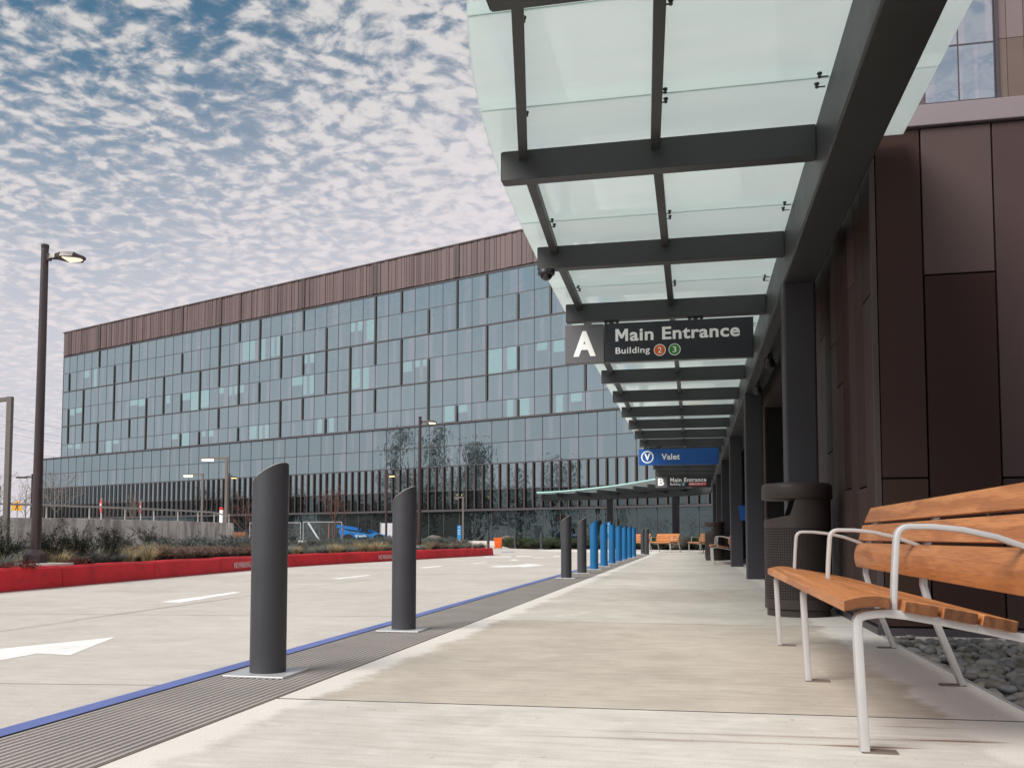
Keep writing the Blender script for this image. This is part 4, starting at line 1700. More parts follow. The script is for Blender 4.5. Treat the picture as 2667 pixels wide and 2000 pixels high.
# ribbed roof band
b = MB()
u = 0.0
major = [GO + GW * c for c in (0, 4, 8, 14, 18, 20, 26, 32, 38, 44, 48)]
while u < UEND - 0.2:
    w_ = rg.choice([0.24, 0.32, 0.4, 0.48])
    w_ = min(w_, UEND - u)
    g = rg.choice([0.72, 0.86, 1.0, 1.0, 1.1])
    cc = (0.112 * g, 0.074 * g, 0.073 * g)
    pr_ = rg.choice([0.10, 0.10, 0.14])
    if any(abs(u + w_ / 2 - q) < 0.3 for q in major):
        cc = (0.058, 0.040, 0.040); pr_ = 0.18
    b.box(u + 0.02, u + w_ - 0.02, -pr_, 0.10, RZ[0] + 0.16, 26.30, cc)
    u += w_
b.box(-0.05, UEND, -0.02, 0.09, RZ[0] + 0.086, 26.2, (0.030, 0.022, 0.022))
b.box(-0.08, UEND, -0.22, 0.5, 26.305, 26.40, (0.09, 0.07, 0.07))
y = 0.11
while y < 33:
    b.box(-0.12, -0.02, y, y + 0.4, RZ[0], 26.30, (0.11, 0.076, 0.075))
    y += 0.44
b.build('roof_band', M['parapet'], fac)
for y0_ in (8.0,):
    b = MB()
    b.box(10, 60, y0_, y0_ + 12, 26.2, 26.3)
    b.build('roof', M['core'], fac)

# podium: straight then curving towards the walkway
YP = -0.45
line = [Vector((-4.2, YP, 0)), Vector((20, YP, 0)), Vector((45, YP, 0)), Vector((61, YP, 0)), fl(-1.0, 73.4), fl(2.0, 71.45), fl(5.0, 69.5), fl(9.0, 66.85), fl(13.0, 64.1), fl(16.5, 60.9), fl(18.3, 57.0)]
cur = catmull(line, 10)
acc = [0.0]
for i in range(len(cur) - 1):
    acc.append(acc[-1] + (cur[i + 1] - cur[i]).length)


def ppt(u):
    u = max(0, min(u, acc[-1] - 1e-4))
    lo_, hi2 = 0, len(acc) - 1
    while hi2 - lo_ > 1:
        m_ = (lo_ + hi2) // 2
        if acc[m_] <= u:
            lo_ = m_
        else:
            hi2 = m_
    t_ = (cur[lo_ + 1] - cur[lo_]).normalized()
    return cur[lo_] + t_ * (u - acc[lo_]), Vector((t_.y, -t_.x, 0))   # outward normal


def pwall(b, u0, u1, d0, d1, z0, z1, col=(1, 1, 1), step=1.6):
    """slab following the podium between distances d0 (out) and d1 (in)"""
    n = max(1, int(math.ceil((u1 - u0) / step)))
    rr = []
    for k in range(n + 1):
        q, nn = ppt(u0 + (u1 - u0) * k / n)
        rr.append((q + nn * d0, q - nn * d1))
    vs = []
    for a, c in rr:
        vs += [(a.x, a.y, z0), (c.x, c.y, z0), (c.x, c.y, z1), (a.x, a.y, z1)]
    fs = [(0, 1, 2, 3), (4 * n + 3, 4 * n + 2, 4 * n + 1, 4 * n)]
    for i in range(n):
        for j in range(4):
            k = (j + 1) % 4
            fs.append((4 * i + j, 4 * i + 4 + j, 4 * i + 4 + k, 4 * i + k))
    b.mesh(vs, fs, col)


PW = 1.66
NP = int(acc[-1] / PW)
b = MB()
pwall(b, 0, acc[-1], -0.08, 3.0, 0.0, 10.44)
b.build('podium_core', M['core'], fac)
PR = [10.45, 8.58, 6.83]
for r in range(2):
    for k in range(NP):
        u0 = k * PW
        if r == 1 and u0 > 78 and False:
            continue
        bb = pane(u0 + 0.02, u0 + PW - 0.02, PR[r + 1] + 0.03, PR[r] - 0.03, 0, M['pane2'], r, k, True, ppt)
        panes_l.append((k + 0.1 if k < 47 else -1, bb, M['pane2']))
FRW = [6.80, 4.68, 3.08]
HW = 0.83
for r in range(2):
    for k in range(2 * NP):
        u0 = k * HW
        bb = pane(u0 + 0.02, u0 + HW - 0.02, FRW[r + 1] + 0.03, FRW[r] - 0.03, 0, M['pane2'] if r == 0 else M['pane3'], r, k, True, ppt)
        panes_l.append((-1, bb, M['pane2'] if r == 0 else M['pane3']))
for k in range(NP):
    u0 = k * PW
    bb = MB()
    for y in ():
        pass
    bb = pane(u0 + 0.02, u0 + PW - 0.02, 0.42, 2.86, 0, M['pane3'], 9, k, True, ppt)
    panes_l.append((k + 0.2 if k < 52 else -1, bb, M['pane3']))
panes_l.sort(key=lambda q: -q[0])
rest = {}
for n_, (key, bb, mat) in enumerate(panes_l):
    if n_ < 99 and key > 0:
        bb.build('window', mat, fac)
    else:
        R2 = rest.setdefault(mat.name, (MB(), mat))[0]
        i0 = len(R2.v)
        R2.v += bb.v
        R2.f += [tuple(i0 + q for q in f) for f in bb.f]
        R2.c += bb.c
for nm, (R2, mat) in rest.items():
    tag(R2.build('window', mat, fac), kind='stuff')
b = MB()
pwall(b, 0, acc[-1], 0.16, 0.5, 10.46, 10.62)
pwall(b, 0, acc[-1], 0.06, 0.02, 6.77, 6.86)
pwall(b, 0, acc[-1], 0.03, 0.02, 8.56, 8.60)
pwall(b, 0, acc[-1], 0.05, 0.02, 4.65, 4.71)
pwall(b, 0, acc[-1], 0.30, 0.02, 2.88, 3.06)
for k in range(NP + 1):
    u = k * PW
    pwall(b, max(0, u - 0.022), u + 0.022, 0.025, 0.02, 6.87, 8.55, step=9)
    pwall(b, max(0, u - 0.022), u + 0.022, 0.025, 0.02, 8.61, 10.45, step=9)
    pwall(b, max(0, u - 0.03), u + 0.03, 0.03, 0.02, 0.4, 2.87, step=9)
b.build('mullion', M['mull'], fac)
b_rest = MB()
fins = list(range(2 * NP + 1))
for k in sorted(fins, reverse=True):
    u = k * HW
    near = k >= 2 * NP - 95
    bb = MB() if near else b_rest
    pwall(bb, max(0.01, u - 0.06), u + 0.06, 0.17, -0.065, 3.07, 6.76, step=9)
    if near:
        bb.build('fin', M['fin2'], fac)
tag(b_rest.build('fin', M['fin2'], fac), kind='stuff')
b = MB()
pwall(b, 0, acc[-1], 0.12, 0.1, -0.1, 0.38)
b.build('plinth', M['plinth'], fac)

# ------------------------------------------------------------------ curved canopy at the far end
cc_ = thing('curved_canopy', 'curved glass canopy on dark columns in front of the far lobby windows', 'canopy')
arc = catmull([W(0.94, 44.05), Vector((9.95, 46.2, 0)), Vector((8.95, 48.6, 0)), Vector((7.4, 50.6, 0)), Vector((5.0, 52.4, 0)), Vector((1.9, 54.6, 0))], 6)
b = MB()
b.sweep([(p.x, p.y, (ZG0 + ZG1) / 2) for p in arc], rect(0.27, 0.40))
b.build('girder', M['steel'], cc_)
gl_out = [gp(*c4(*a), 3.37) for a in ((310, 893), (450, 887), (600, 875), (760, 859), (900, 843), (1030, 825), (1140, 808), (1290, 782))]
gl_out = [Vector((p.x, p.y, 0)) for p in gl_out]
gl_in = [Vector((1.6, 55.6, 0)), Vector((3.4, 54.4, 0)), Vector((5.0, 53.2, 0)), Vector((6.6, 52.0, 0)), Vector((8.0, 50.7, 0)), Vector((9.0, 49.6, 0)), Vector((9.8, 48.2, 0)), Vector((10.3, 46.6, 0))]
for i in range(7):
    a0_, a1_, i0_, i1_ = gl_out[i], gl_out[i + 1], gl_in[i], gl_in[i + 1]
    b = MB()
    b.prism([(p.x, p.y) for p in (a0_.lerp(a1_, 0.01), a0_.lerp(a1_, 0.99), i0_.lerp(i1_, 0.99), i0_.lerp(i1_, 0.01))], 3.36, 3.39)
    b.build('glass_pane', M['glass'], cc_)
    b = MB()
    m0, m1 = a0_.lerp(i0_, 0.18), i0_
    dd = (m1 - m0).normalized()
    nn = Vector((-dd.y, dd.x, 0))
    b.obox(m0 - nn * 0.05, m1 - nn * 0.05, nn, 0.1, 3.11, 3.335)
    b.build('cross_beam', M['steel'], cc_)
b = MB()
b.sweep([(p.x, p.y, 3.375) for p in gl_out], rect(0.03, 0.06))
b.build('glass_edge', M['glassedge'], cc_)
for p in (Vector((5.75, 51.9, 0)), Vector((9.0, 48.55, 0))):
    b = MB()
    b.box(p.x - 0.17, p.x + 0.17, p.y - 0.17, p.y + 0.17, -0.02, ZG0)
    b.build('column', M['column'], cc_)

# ------------------------------------------------------------------ street lamps
def round_lamp(name, label, base, H, r, head_len, lens, pad=True, dirx=1, lit=True, width=0.16):
    t_ = thing(name, label, 'street lamp', base, group='dark bronze street lamps')
    b = MB()
    b.tube([(0, 0, 0.17), (0, 0, H * 0.5), (0, 0, H)], r, 20, r1=r * 0.72)
    b.lathe([(0, H + 0.02), (r * 0.78, H + 0.02), (r * 0.80, H - 0.02), (r * 0.72, H - 0.03)], 20)
    pole = b.build('pole', M['poledark'], t_, smooth=True, angle=50)
    b = MB()
    q = r * 2.35
    b.lathe([(0, 0.0), (q * 1.0, 0.0), (q * 1.02, 0.02), (q * 1.02, 0.105), (q * 0.96, 0.125), (q * 0.5, 0.175), (r * 1.0, 0.185)], 8)
    b.build('base_cover', M['poledark'], t_, bevel=0.004)
    if pad:
        b = MB()
        b.lathe([(0, -0.002), (0.47, -0.002), (0.48, -0.02), (0.48, -0.2)], 28)
        b.build('concrete_pad', M['pad'], t_, smooth=True)
    b = MB()
    z = H - 0.17
    x0 = r * 0.8
    # flat tapered head: narrow neck, wide body, blunt tip
    out = [(0.02, 0.035), (0.10, 0.05), (0.22, width * 0.95), (0.40, width), (head_len - 0.06, width * 0.62), (head_len, width * 0.25)]
    up = [(0.055, -0.005)] * 2 + [(0.062, -0.012), (0.055, -0.014), (0.036, -0.012), (0.02, -0.008)]
    vs = []
    for (x, w_), (zt, zb_) in zip(out, up):
        for yy, zz in ((-w_, zb_), (w_, zb_), (w_ * 0.75, zt), (-w_ * 0.75, zt)):
            vs.append((dirx * (x0 + x), yy, z + zz))
    fs = [(3, 2, 1, 0)] + [(4 * i + j, 4 * i + (j + 1) % 4, 4 * i + 4 + (j + 1) % 4, 4 * i + 4 + j) for i in range(5) for j in range(4)] + [(20, 21, 22, 23)]
    b.mesh(vs, fs)
    b.box(min(0, dirx * (x0 + 0.03)), max(0, dirx * (x0 + 0.03)), -0.03, 0.03, z - 0.03, z + 0.06)
    hd = b.build('lamp_head', M['poledark'], t_)
    b = MB()
    b.prism([(dirx * (x0 + a), w_) for a, w_ in ((0.24, -width * 0.75), (head_len - 0.10, -width * 0.5), (head_len - 0.04, -0.03), (head_len - 0.04, 0.03), (head_len - 0.10, width * 0.5), (0.24, width * 0.75))], z - 0.024, z - 0.0145)
    b.build('lens', lens, hd)
    return t_


b0 = dp(92, 1468, 12.0)
round_lamp('street_lamp', 'tall dark bronze street lamp in front of the concrete wall at the left', (b0.x, b0.y, 0.30), 4.36, 0.066, 0.50, M['lampcool'])
b1 = dp(1092, 1432, 28.0)
round_lamp('street_lamp', 'dark bronze street lamp at the centre, standing in the planting bed behind the red kerb', (b1.x, b1.y, 0.25), 4.22, 0.066, 0.48, M['lampwarm'])


def small_lamp(label, px, ptop, Y, dirx, lens, hl=0.55):
    p = dp(px, ptop, Y)
    t_ = thing('lamp_post', label, 'lamp post', (p.x, p.y, 0), group='slim black lamp posts')
    b = MB()
    b.tube([(0, 0, 0), (0, 0, p.z)], 0.085, 10, r1=0.06)
    b.build('pole', M['poledark'], t_, smooth=True)
    b = MB()
    z = p.z - 0.35
    xs = sorted((0, dirx * hl))
    b.box(xs[0], xs[1], -0.12, 0.12, z, z + 0.10)
    b.tube([(0, 0, p.z - 0.1), (dirx * hl * 0.5, 0, z + 0.09)], 0.03, 6)
    h_ = b.build('lamp_head', M['poledark'], t_)
    b = MB()
    b.box(*sorted((dirx * hl * 0.35, dirx * hl * 0.97)), -0.1, 0.1, z - 0.05, z - 0.001)
    b.build('lens', lens, h_)


small_lamp('slim black lamp post with amber light between the two near bollards', 1007, 1226, 60, 1, M['lampamber'])
small_lamp('slim black lamp post with amber light close beside the tall grey lamp', 597, 1232, 66, 1, M['lampamber'])
small_lamp('slim black lamp post far left, its flat arm pointing left', 84, 1234, 78, -1, M['lampgrey'], 1.4)


def angle_lamp(label, px, ptop, Y, arm, wd, lens, tilt=0.0, zb=0.0, dirx=-1):
    p = dp(px, ptop, Y)
    t_ = thing('square_lamp', label, 'street lamp', (p.x, p.y, zb), group='grey square armed street lamps')
    H = p.z - zb
    b = MB()
    b.box(-wd / 2, wd / 2, -wd / 2, wd / 2, -0.3, H)
    b.build('pole', M['lampgrey'], t_, bevel=0.008)
    b = MB()
    th = wd * 0.72
    x0, x1 = dirx * (wd / 2 + 0.002), dirx * arm
    vs = []
    for x, dz in ((x0, 0.0), (x1, -tilt)):
        for yy, zz in ((-wd * 0.45, -th), (wd * 0.45, -th), (wd * 0.45, 0), (-wd * 0.45, 0)):
            vs.append((x, yy, H - 0.02 + zz + dz))
    b.mesh(vs, [(0, 1, 2, 3), (7, 6, 5, 4)] + [(j, 4 + j, 4 + (j + 1) % 4, (j + 1) % 4) for j in range(4)])
    ar_ = b.build('arm', M['lampgrey'], t_)
    b = MB()
    xa, xb = sorted((dirx * arm * 0.55, dirx * arm * 0.99))
    za = H - 0.02 - th - tilt
    b.box(xa, xb, -wd * 0.4, wd * 0.4, za - 0.12, za - 0.004)
    b.build('lens', lens, ar_)


angle_lamp('grey square lamp post at the left edge in front of the concrete wall', 27, 1033, 26.5, 1.0, 0.15, M['lampwarm'], 0.12, 0.25)
angle_lamp('taller grey square lamp with lit arm, just left of the nearest bollard', 591, 1190, 55, 1.55, 0.15, M['lampwarm'])
angle_lamp('shorter grey square lamp with lit arm behind the concrete wall', 528, 1233, 68, 1.45, 0.15, M['lampwarm'])
angle_lamp('slim grey square lamp without light behind the orange bin side of the bed', 1206, 1293, 62, 0.6, 0.12, M['lampgrey'])  # a lamp reflection in the glass front, built here as a solid post

# ------------------------------------------------------------------ curved concrete wall and railing
wl_pts = catmull([(-24.5, 24.6, 0), (-20.6, 27.6, 0), (-17.9, 30.9, 0), (-15.65, 34.9, 0), (-14.35, 39.0, 0), (-13.72, 43.1, 0)], 8)
wallo = thing('concrete_wall', 'curved stained concrete retaining wall with a railing on top at the left', 'wall', wl_pts[0])
b = MB(off=wl_pts[0])
b.sweep([(p.x, p.y, 0.675) for p in wl_pts], rect(0.32, 1.36))
b.build('wall_body', M['wallc'], wallo, bevel=0.01)
b = MB(off=wl_pts[0])
b.tube([(p.x - 0.12, p.y + 0.1, 1.83 if i < len(wl_pts) - 3 else 1.83 - 0.05 * (i - len(wl_pts) + 4)) for i, p in enumerate(wl_pts)], 0.035, 8)
b.build('handrail', M['rail'], wallo, smooth=True)
for i in range(1, len(wl_pts), 3):
    p = wl_pts[i]
    b = MB(off=wl_pts[0])
    b.box(p.x - 0.145, p.x - 0.095, p.y + 0.08, p.y + 0.12, 1.35, 1.80)
    b.build('rail_post', M['rail'], wallo)

# ------------------------------------------------------------------ road signs
def octagon(r):
    return [(r * math.cos(PI / 8 + k * PI / 4), r * math.sin(PI / 8 + k * PI / 4)) for k in range(8)]


def stop_sign(label, px, pc, Y, rot):
    p = dp(px, pc, Y)
    t_ = thing('stop_sign', label, 'road sign', (p.x, p.y, 0), rot, 'stop signs beyond the wall')
    b = MB()
    oc = octagon(0.42)
    b.mesh([(x, 0, p.z + z) for x, z in oc] + [(x, 0.012, p.z + z) for x, z in oc], [tuple(range(8)), tuple(range(15, 7, -1))] + [(k, 8 + k, 8 + (k + 1) % 8, (k + 1) % 8) for k in range(8)])
    pl = b.build('sign_plate', M['signred'], t_)
    text('lettering', 'STOP', -0.30, 0.30, p.z - 0.13, p.z + 0.13, -0.003, M['signwhite'], pl, bold=0.03)
    b = MB()
    b.box(-0.035, 0.035, 0.014, 0.07, 0, p.z + 0.42)
    b.build('post', M['sheet'], t_)


stop_sign('red stop sign turned side on behind the railing, nearer the left edge', 262, 1317, 50, math.radians(-58))
stop_sign('red stop sign turned side on behind the railing, right of its pair', 365, 1322, 56, math.radians(-62))
p = dp(44, 1317, 50)
t_ = thing('crossing_sign', 'yellow pedestrian crossing sign beside the left lamp post', 'road sign', (p.x, p.y, 0))
b = MB()
pent = [(-0.31, -0.27), (0.31, -0.27), (0.31, 0.06), (0.0, 0.32), (-0.31, 0.06)]
b.mesh([(x, 0, p.z + z) for x, z in pent] + [(x, 0.012, p.z + z) for x, z in pent], [(0, 1, 2, 3, 4), (9, 8, 7, 6, 5)] + [(k, 5 + k, 5 + (k + 1) % 5, (k + 1) % 5) for k in range(5)])
pl = b.build('sign_plate', M['yellow'], t_)
b = MB()
zc_ = p.z - 0.03
disc(b, 0.02, zc_ + 0.185, 0.036, -0.004, -0.001, 14)
for poly_ in ([(-0.03, 0.14), (0.06, 0.13), (0.05, -0.01), (-0.03, -0.01)], [(-0.03, 0.0), (0.015, -0.005), (-0.05, -0.21), (-0.10, -0.21)], [(0.01, 0.0), (0.05, 0.0), (0.10, -0.21), (0.05, -0.21)],
              [(-0.03, 0.13), (-0.02, 0.09), (-0.11, 0.03), (-0.13, 0.06)], [(0.05, 0.12), (0.05, 0.08), (0.12, 0.01), (0.14, 0.04)]):
    b.mesh([(x, -0.004, zc_ + z) for x, z in poly_] + [(x, -0.001, zc_ + z) for x, z in poly_], [(0, 1, 2, 3), (7, 6, 5, 4), (0, 4, 5, 1), (1, 5, 6, 2), (2, 6, 7, 3), (3, 7, 4, 0)])
b.build('walking_figure', M['black'], pl)
b = MB()
b.box(-0.035, 0.035, 0.014, 0.07, 0, p.z + 0.1)
b.build('post', M['galv'], t_)


def pylon(label, px, y0, y1, Y, w_):
    a, c = dp(px, y0, Y), dp(px, y1, Y)
    t_ = thing('wayfinding_sign', label, 'sign', (a.x, a.y, 0), 0, 'blue wayfinding signs')
    b = MB()
    b.box(-w_ / 2, w_ / 2, 0, 0.08, c.z, a.z)
    pn = b.build('panel', M['signcyan'], t_)
    b = MB()
    b.box(-w_ * 0.3, w_ * 0.3, 0.02, 0.06, 0, c.z)
    b.build('post', M['galv'], t_)
    b = MB()
    hgt = a.z - c.z
    ring(b, 0, a.z - hgt * 0.13, w_ * 0.17, w_ * 0.05, -0.006, -0.001, 16)
    for k in range(3):
        z = a.z - hgt * (0.36 + 0.15 * k)
        b.box(-w_ * 0.3, w_ * (0.25 - 0.08 * (k % 2)), -0.004, -0.001, z, z + hgt * 0.035)
    b.build('white_marks', M['signwhite'], pn)


pylon('slim blue wayfinding sign in the planting left of the orange bin', 1196, 1368, 1403, 52, 0.23)
pylon('slim blue wayfinding sign behind the second blue bollard', 1584, 1359, 1401, 48, 0.22)

# white and red gate post behind the wall end
p = dp(577, 1321, 52)
t_ = thing('gate_post', 'white post with a red top behind the end of the concrete wall', 'post', (p.x, p.y, 0))
b = MB()
b.box(-0.09, 0.09, -0.09, 0.09, 0, p.z - 0.16)
b.build('post', M['signwhite'], t_, bevel=0.01)
b = MB()
b.box(-0.10, 0.10, -0.10, 0.10, p.z - 0.158, p.z)
b.build('red_cap', M['signred'], t_, bevel=0.02)

# orange bin
p = gp(1297, 1428.5)
t_ = thing('orange_bin', 'bright orange plastic refuse bin at the far end of the drive', 'bin', p)
b = MB()
for z0, z1, w0, w1 in ((0.03, 0.52, 0.19, 0.225), (0.52, 0.60, 0.235, 0.24)):
    vs = [(sx__ * w0, sy__ * w0, z0) for sx__, sy__ in ((-1, -1), (1, -1), (1, 1), (-1, 1))] + [(sx__ * w1, sy__ * w1, z1) for sx__, sy__ in ((-1, -1), (1, -1), (1, 1), (-1, 1))]
    b.mesh(vs, [(3, 2, 1, 0), (4, 5, 6, 7), (0, 1, 5, 4), (1, 2, 6, 5), (2, 3, 7, 6), (3, 0, 4, 7)])
for q in (-0.12, -0.04, 0.04, 0.12):
    b.box(q - 0.012, q + 0.012, -0.225, -0.20, 0.08, 0.5)
b.build('body', M['orange'], t_, bevel=0.012)
b = MB()
b.box(-0.25, 0.25, -0.25, 0.25, 0.603, 0.64)
b.build('lid', M['orange'], t_, bevel=0.012)
b = MB()
for q in (-0.2, 0.2):
    b.tube([(q - 0.02, 0.2, 0.05), (q + 0.02, 0.2, 0.05)], 0.05, 12)
b.build('wheels', M['tyre'], t_)
p_ = t_

# ------------------------------------------------------------------ blue site vehicle and site fencing
p = dp(948, 1410, 62)
vx = thing('site_vehicle', 'bright blue lift truck with an open black cab frame behind the planting', 'vehicle', (p.x, p.y, 0), 0.12)
b = MB()
b.mesh([(x, y, z) for y in (-0.7, 0.7) for x, z in ((-1.55, 0.62), (1.45, 0.40), (1.62, 0.55), (1.55, 0.82), (0.85, 0.98), (0.35, 0.88), (-0.1, 0.98), (-0.8, 1.05), (-1.6, 1.24), (-1.7, 1.10))],
       [tuple(range(10)), tuple(range(19, 9, -1))] + [(k, 10 + k, 10 + (k + 1) % 10, (k + 1) % 10) for k in range(10)])
bd = b.build('body', M['blueveh'], vx, bevel=0.03)
text('lettering', 'Genie', -0.55, 0.20, 0.68, 0.86, -0.702, M['signwhite'], bd, bold=0.02)
b = MB()
for yy in (-0.55, 0.1):
    b.tube([(-0.35, yy, 1.15), (-0.32, yy, 1.75), (-0.1, yy, 2.02), (0.45, yy, 2.02), (0.75, yy, 1.75), (1.0, yy, 1.1)], 0.05, 6)
    b.tube([(0.25, yy, 1.05), (0.22, yy, 2.0)], 0.035, 6)
for x, z in ((-0.1, 2.02), (0.45, 2.02), (-0.33, 1.72), (0.77, 1.72)):
    b.tube([(x, -0.55, z), (x, 0.1, z)], 0.045, 6)
b.build('cab_frame', M['black'], vx)
b = MB()
b.box(-0.2, 0.25, -0.4, 0.0, 1.1, 1.55)
b.build('seat', M['black'], vx, bevel=0.03)
b = MB()
b.sweep([(0.8, 0.35, 1.0), (0.2, 0.35, 1.15), (-1.9, 0.35, 1.45)], rect(0.2, 0.22))
b.build('boom', M['blueveh'], vx)
for x in (-1.05, 1.05):
    for yy in (-0.72, 0.5):
        b = MB()
        b.tube([(x, yy, 0.45), (x, yy + 0.25, 0.45)], 0.45, 20)
        b.tube([(x, yy - 0.01, 0.45), (x, yy + 0.26, 0.45)], 0.2, 12, (1, 1, 1))
        b.build('wheel', M['tyre'], vx)


def fence_panel(label, px0, px1, ptop, Y, slope=0.0):
    a, c = dp(px0, ptop, Y), dp(px1, ptop, Y + slope)
    L = (Vector((c.x, c.y, 0)) - Vector((a.x, a.y, 0))).length
    ang = math.atan2(c.y - a.y, c.x - a.x)
    t_ = thing('fence_panel', label, 'fence', (a.x, a.y, 0), ang, 'temporary chain link fence panels')
    H = a.z
    b = MB()
    for x in (0, L):
        b.tube([(x, 0, 0), (x, 0, H)], 0.03, 6)
    b.tube([(0, 0, H), (L, 0, H)], 0.025, 6)
    b.tube([(0, 0, 0.15), (L, 0, 0.15)], 0.025, 6)
    b.build('frame', M['galv'], t_)
    b = MB()
    q = 0.16
    n = int(L / q)
    for k in range(-int(H / q), n):
        x0_, x1_ = k * q, k * q + H - 0.15
        z0_, z1_ = 0.15, H
        if x0_ < 0:
            z0_ += -x0_; x0_ = 0
        if x1_ > L:
            z1_ -= x1_ - L; x1_ = L
        if z1_ > z0_:
            b.tube([(x0_, 0, z0_), (x1_, 0, z1_)], 0.004, 3)
            b.tube([(L - x0_, 0, z0_), (L - x1_, 0, z1_)], 0.004, 3)
    b.build('mesh', M['galv'], t_)


fence_panel('chain link fence panel seen just left of the nearest bollard', 651, 716, 1361, 60)
fence_panel('chain link fence panel seen just right of the nearest bollard', 722, 783, 1361, 60)
fence_panel('low chain link fence panel behind the red twigged tree', 790, 890, 1359, 64)
b = MB()
a_, c_ = dp(803, 1361, 59), dp(832, 1398, 59)
tag(b.build('brace_pole', M['galv']), None) if False else None
t_ = thing('brace_pole', 'pale slanting brace pole leaning on the site fence', 'pole', (a_.x, a_.y, 0))
b = MB(off=(a_.x, a_.y, 0))
b.tube([a_, (c_.x + 0.3, c_.y, 0.0)], 0.06, 8)
b.build('pole', M['sheet'], t_, smooth=True)
a_ = dp(1012, 1362, 66)
t_ = thing('sheeted_fence', 'white sheet hung on a fence frame behind the blue vehicle', 'fence', (a_.x, a_.y, 0))
b = MB()
b.box(-0.55, 0.75, 0, 0.02, 0.3, a_.z)
b.build('sheet', M['sheet'], t_)
b = MB()
for x in (-0.6, 0.8):
    b.tube([(x, 0.01, 0), (x, 0.01, a_.z + 0.06)], 0.035, 6)
b.build('frame', M['galv'], t_)
a_ = dp(620, 1385, 58)
t_ = thing('timber_seat', 'low brown timber block seat beyond the wall end', 'bench', (a_.x, a_.y, 0), 0.1)
b = MB()
for k in range(4):
    b.box(-0.55, 0.55, -0.4 + k * 0.2, -0.21 + k * 0.2, 0.55, 1.0)
b.build('timbers', M['timber'], t_, bevel=0.02)
b = MB()
b.box(-0.45, 0.45, -0.3, 0.3, 0, 0.549)
b.build('base', M['plinth'], t_)

# ------------------------------------------------------------------ boulders
def boulder(label, p, r, seed, sq=(1, 1, 0.7)):
    rg2 = random.Random(seed)
    bm = bmesh.new()
    bmesh.ops.create_icosphere(bm, subdivisions=3, radius=1.0)
    dirs = [Vector((rg2.gauss(0, 1), rg2.gauss(0, 1), rg2.gauss(0, 1))).normalized() for _ in range(9)]
    offs = [rg2.uniform(0.62, 0.9) for _ in dirs]
    for v in bm.verts:
        n = v.co.normalized()
        s_ = 1.0
        for d_, o_ in zip(dirs, offs):
            q = n.dot(d_)
            if q > o_:
                s_ *= o_ / q
        s_ *= 1 + 0.04 * math.sin(7 * n.x + seed) * math.sin(6 * n.y + 2 * n.z)
        v.co = Vector((n.x * s_ * r * sq[0], n.y * s_ * r * sq[1], n.z * s_ * r * sq[2]))
    me = bpy.data.meshes.new('boulder')
    bm.to_mesh(me); bm.free()
    ca = me.color_attributes.new("Col", 'FLOAT_COLOR', 'CORNER')
    ca.data.foreach_set('color', [1.0] * (4 * len(ca.data)))
    me.materials.append(M['rock'])
    o = bpy.data.objects.new('boulder', me)
    C.objects.link(o)
    o.location = p
    tag(o, label, 'boulder', 'landscape boulders')
    return o


q = gp(1324, 1424)
boulder('brown boulder right of the orange bin', (q.x, q.y + 1.5, 0.25), 0.75, 3, (1.1, 0.8, 0.75))
q = dp(1760, 1412, 47)
boulder('large pale boulder behind the bench beside the far right column', (q.x, q.y, 0.32), 0.62, 5, (1.3, 0.8, 0.8))
q = dp(1800, 1412, 47.5)
boulder('upright boulder right of the far right column', (q.x, q.y, 0.35), 0.45, 8, (0.7, 0.8, 1.1))
q = dp(1125, 1405, 42)
boulder('small brown boulder in the planting right of the centre lamp', (q.x, q.y, 0.4), 0.55, 9, (1.1, 0.8, 0.7))

# ------------------------------------------------------------------ plants
def leaf_quad(b, p, d, up, L, w_, col):
    d = d.normalized()
    s_ = d.cross(up)
    if s_.length < 1e-4:
        s_ = Vector((1, 0, 0))
    s_.normalize()
    b.mesh([p, p + d * L * 0.5 + s_ * w_, p + d * L, p + d * L * 0.5 - s_ * w_], [(0, 1, 2, 3)], col)


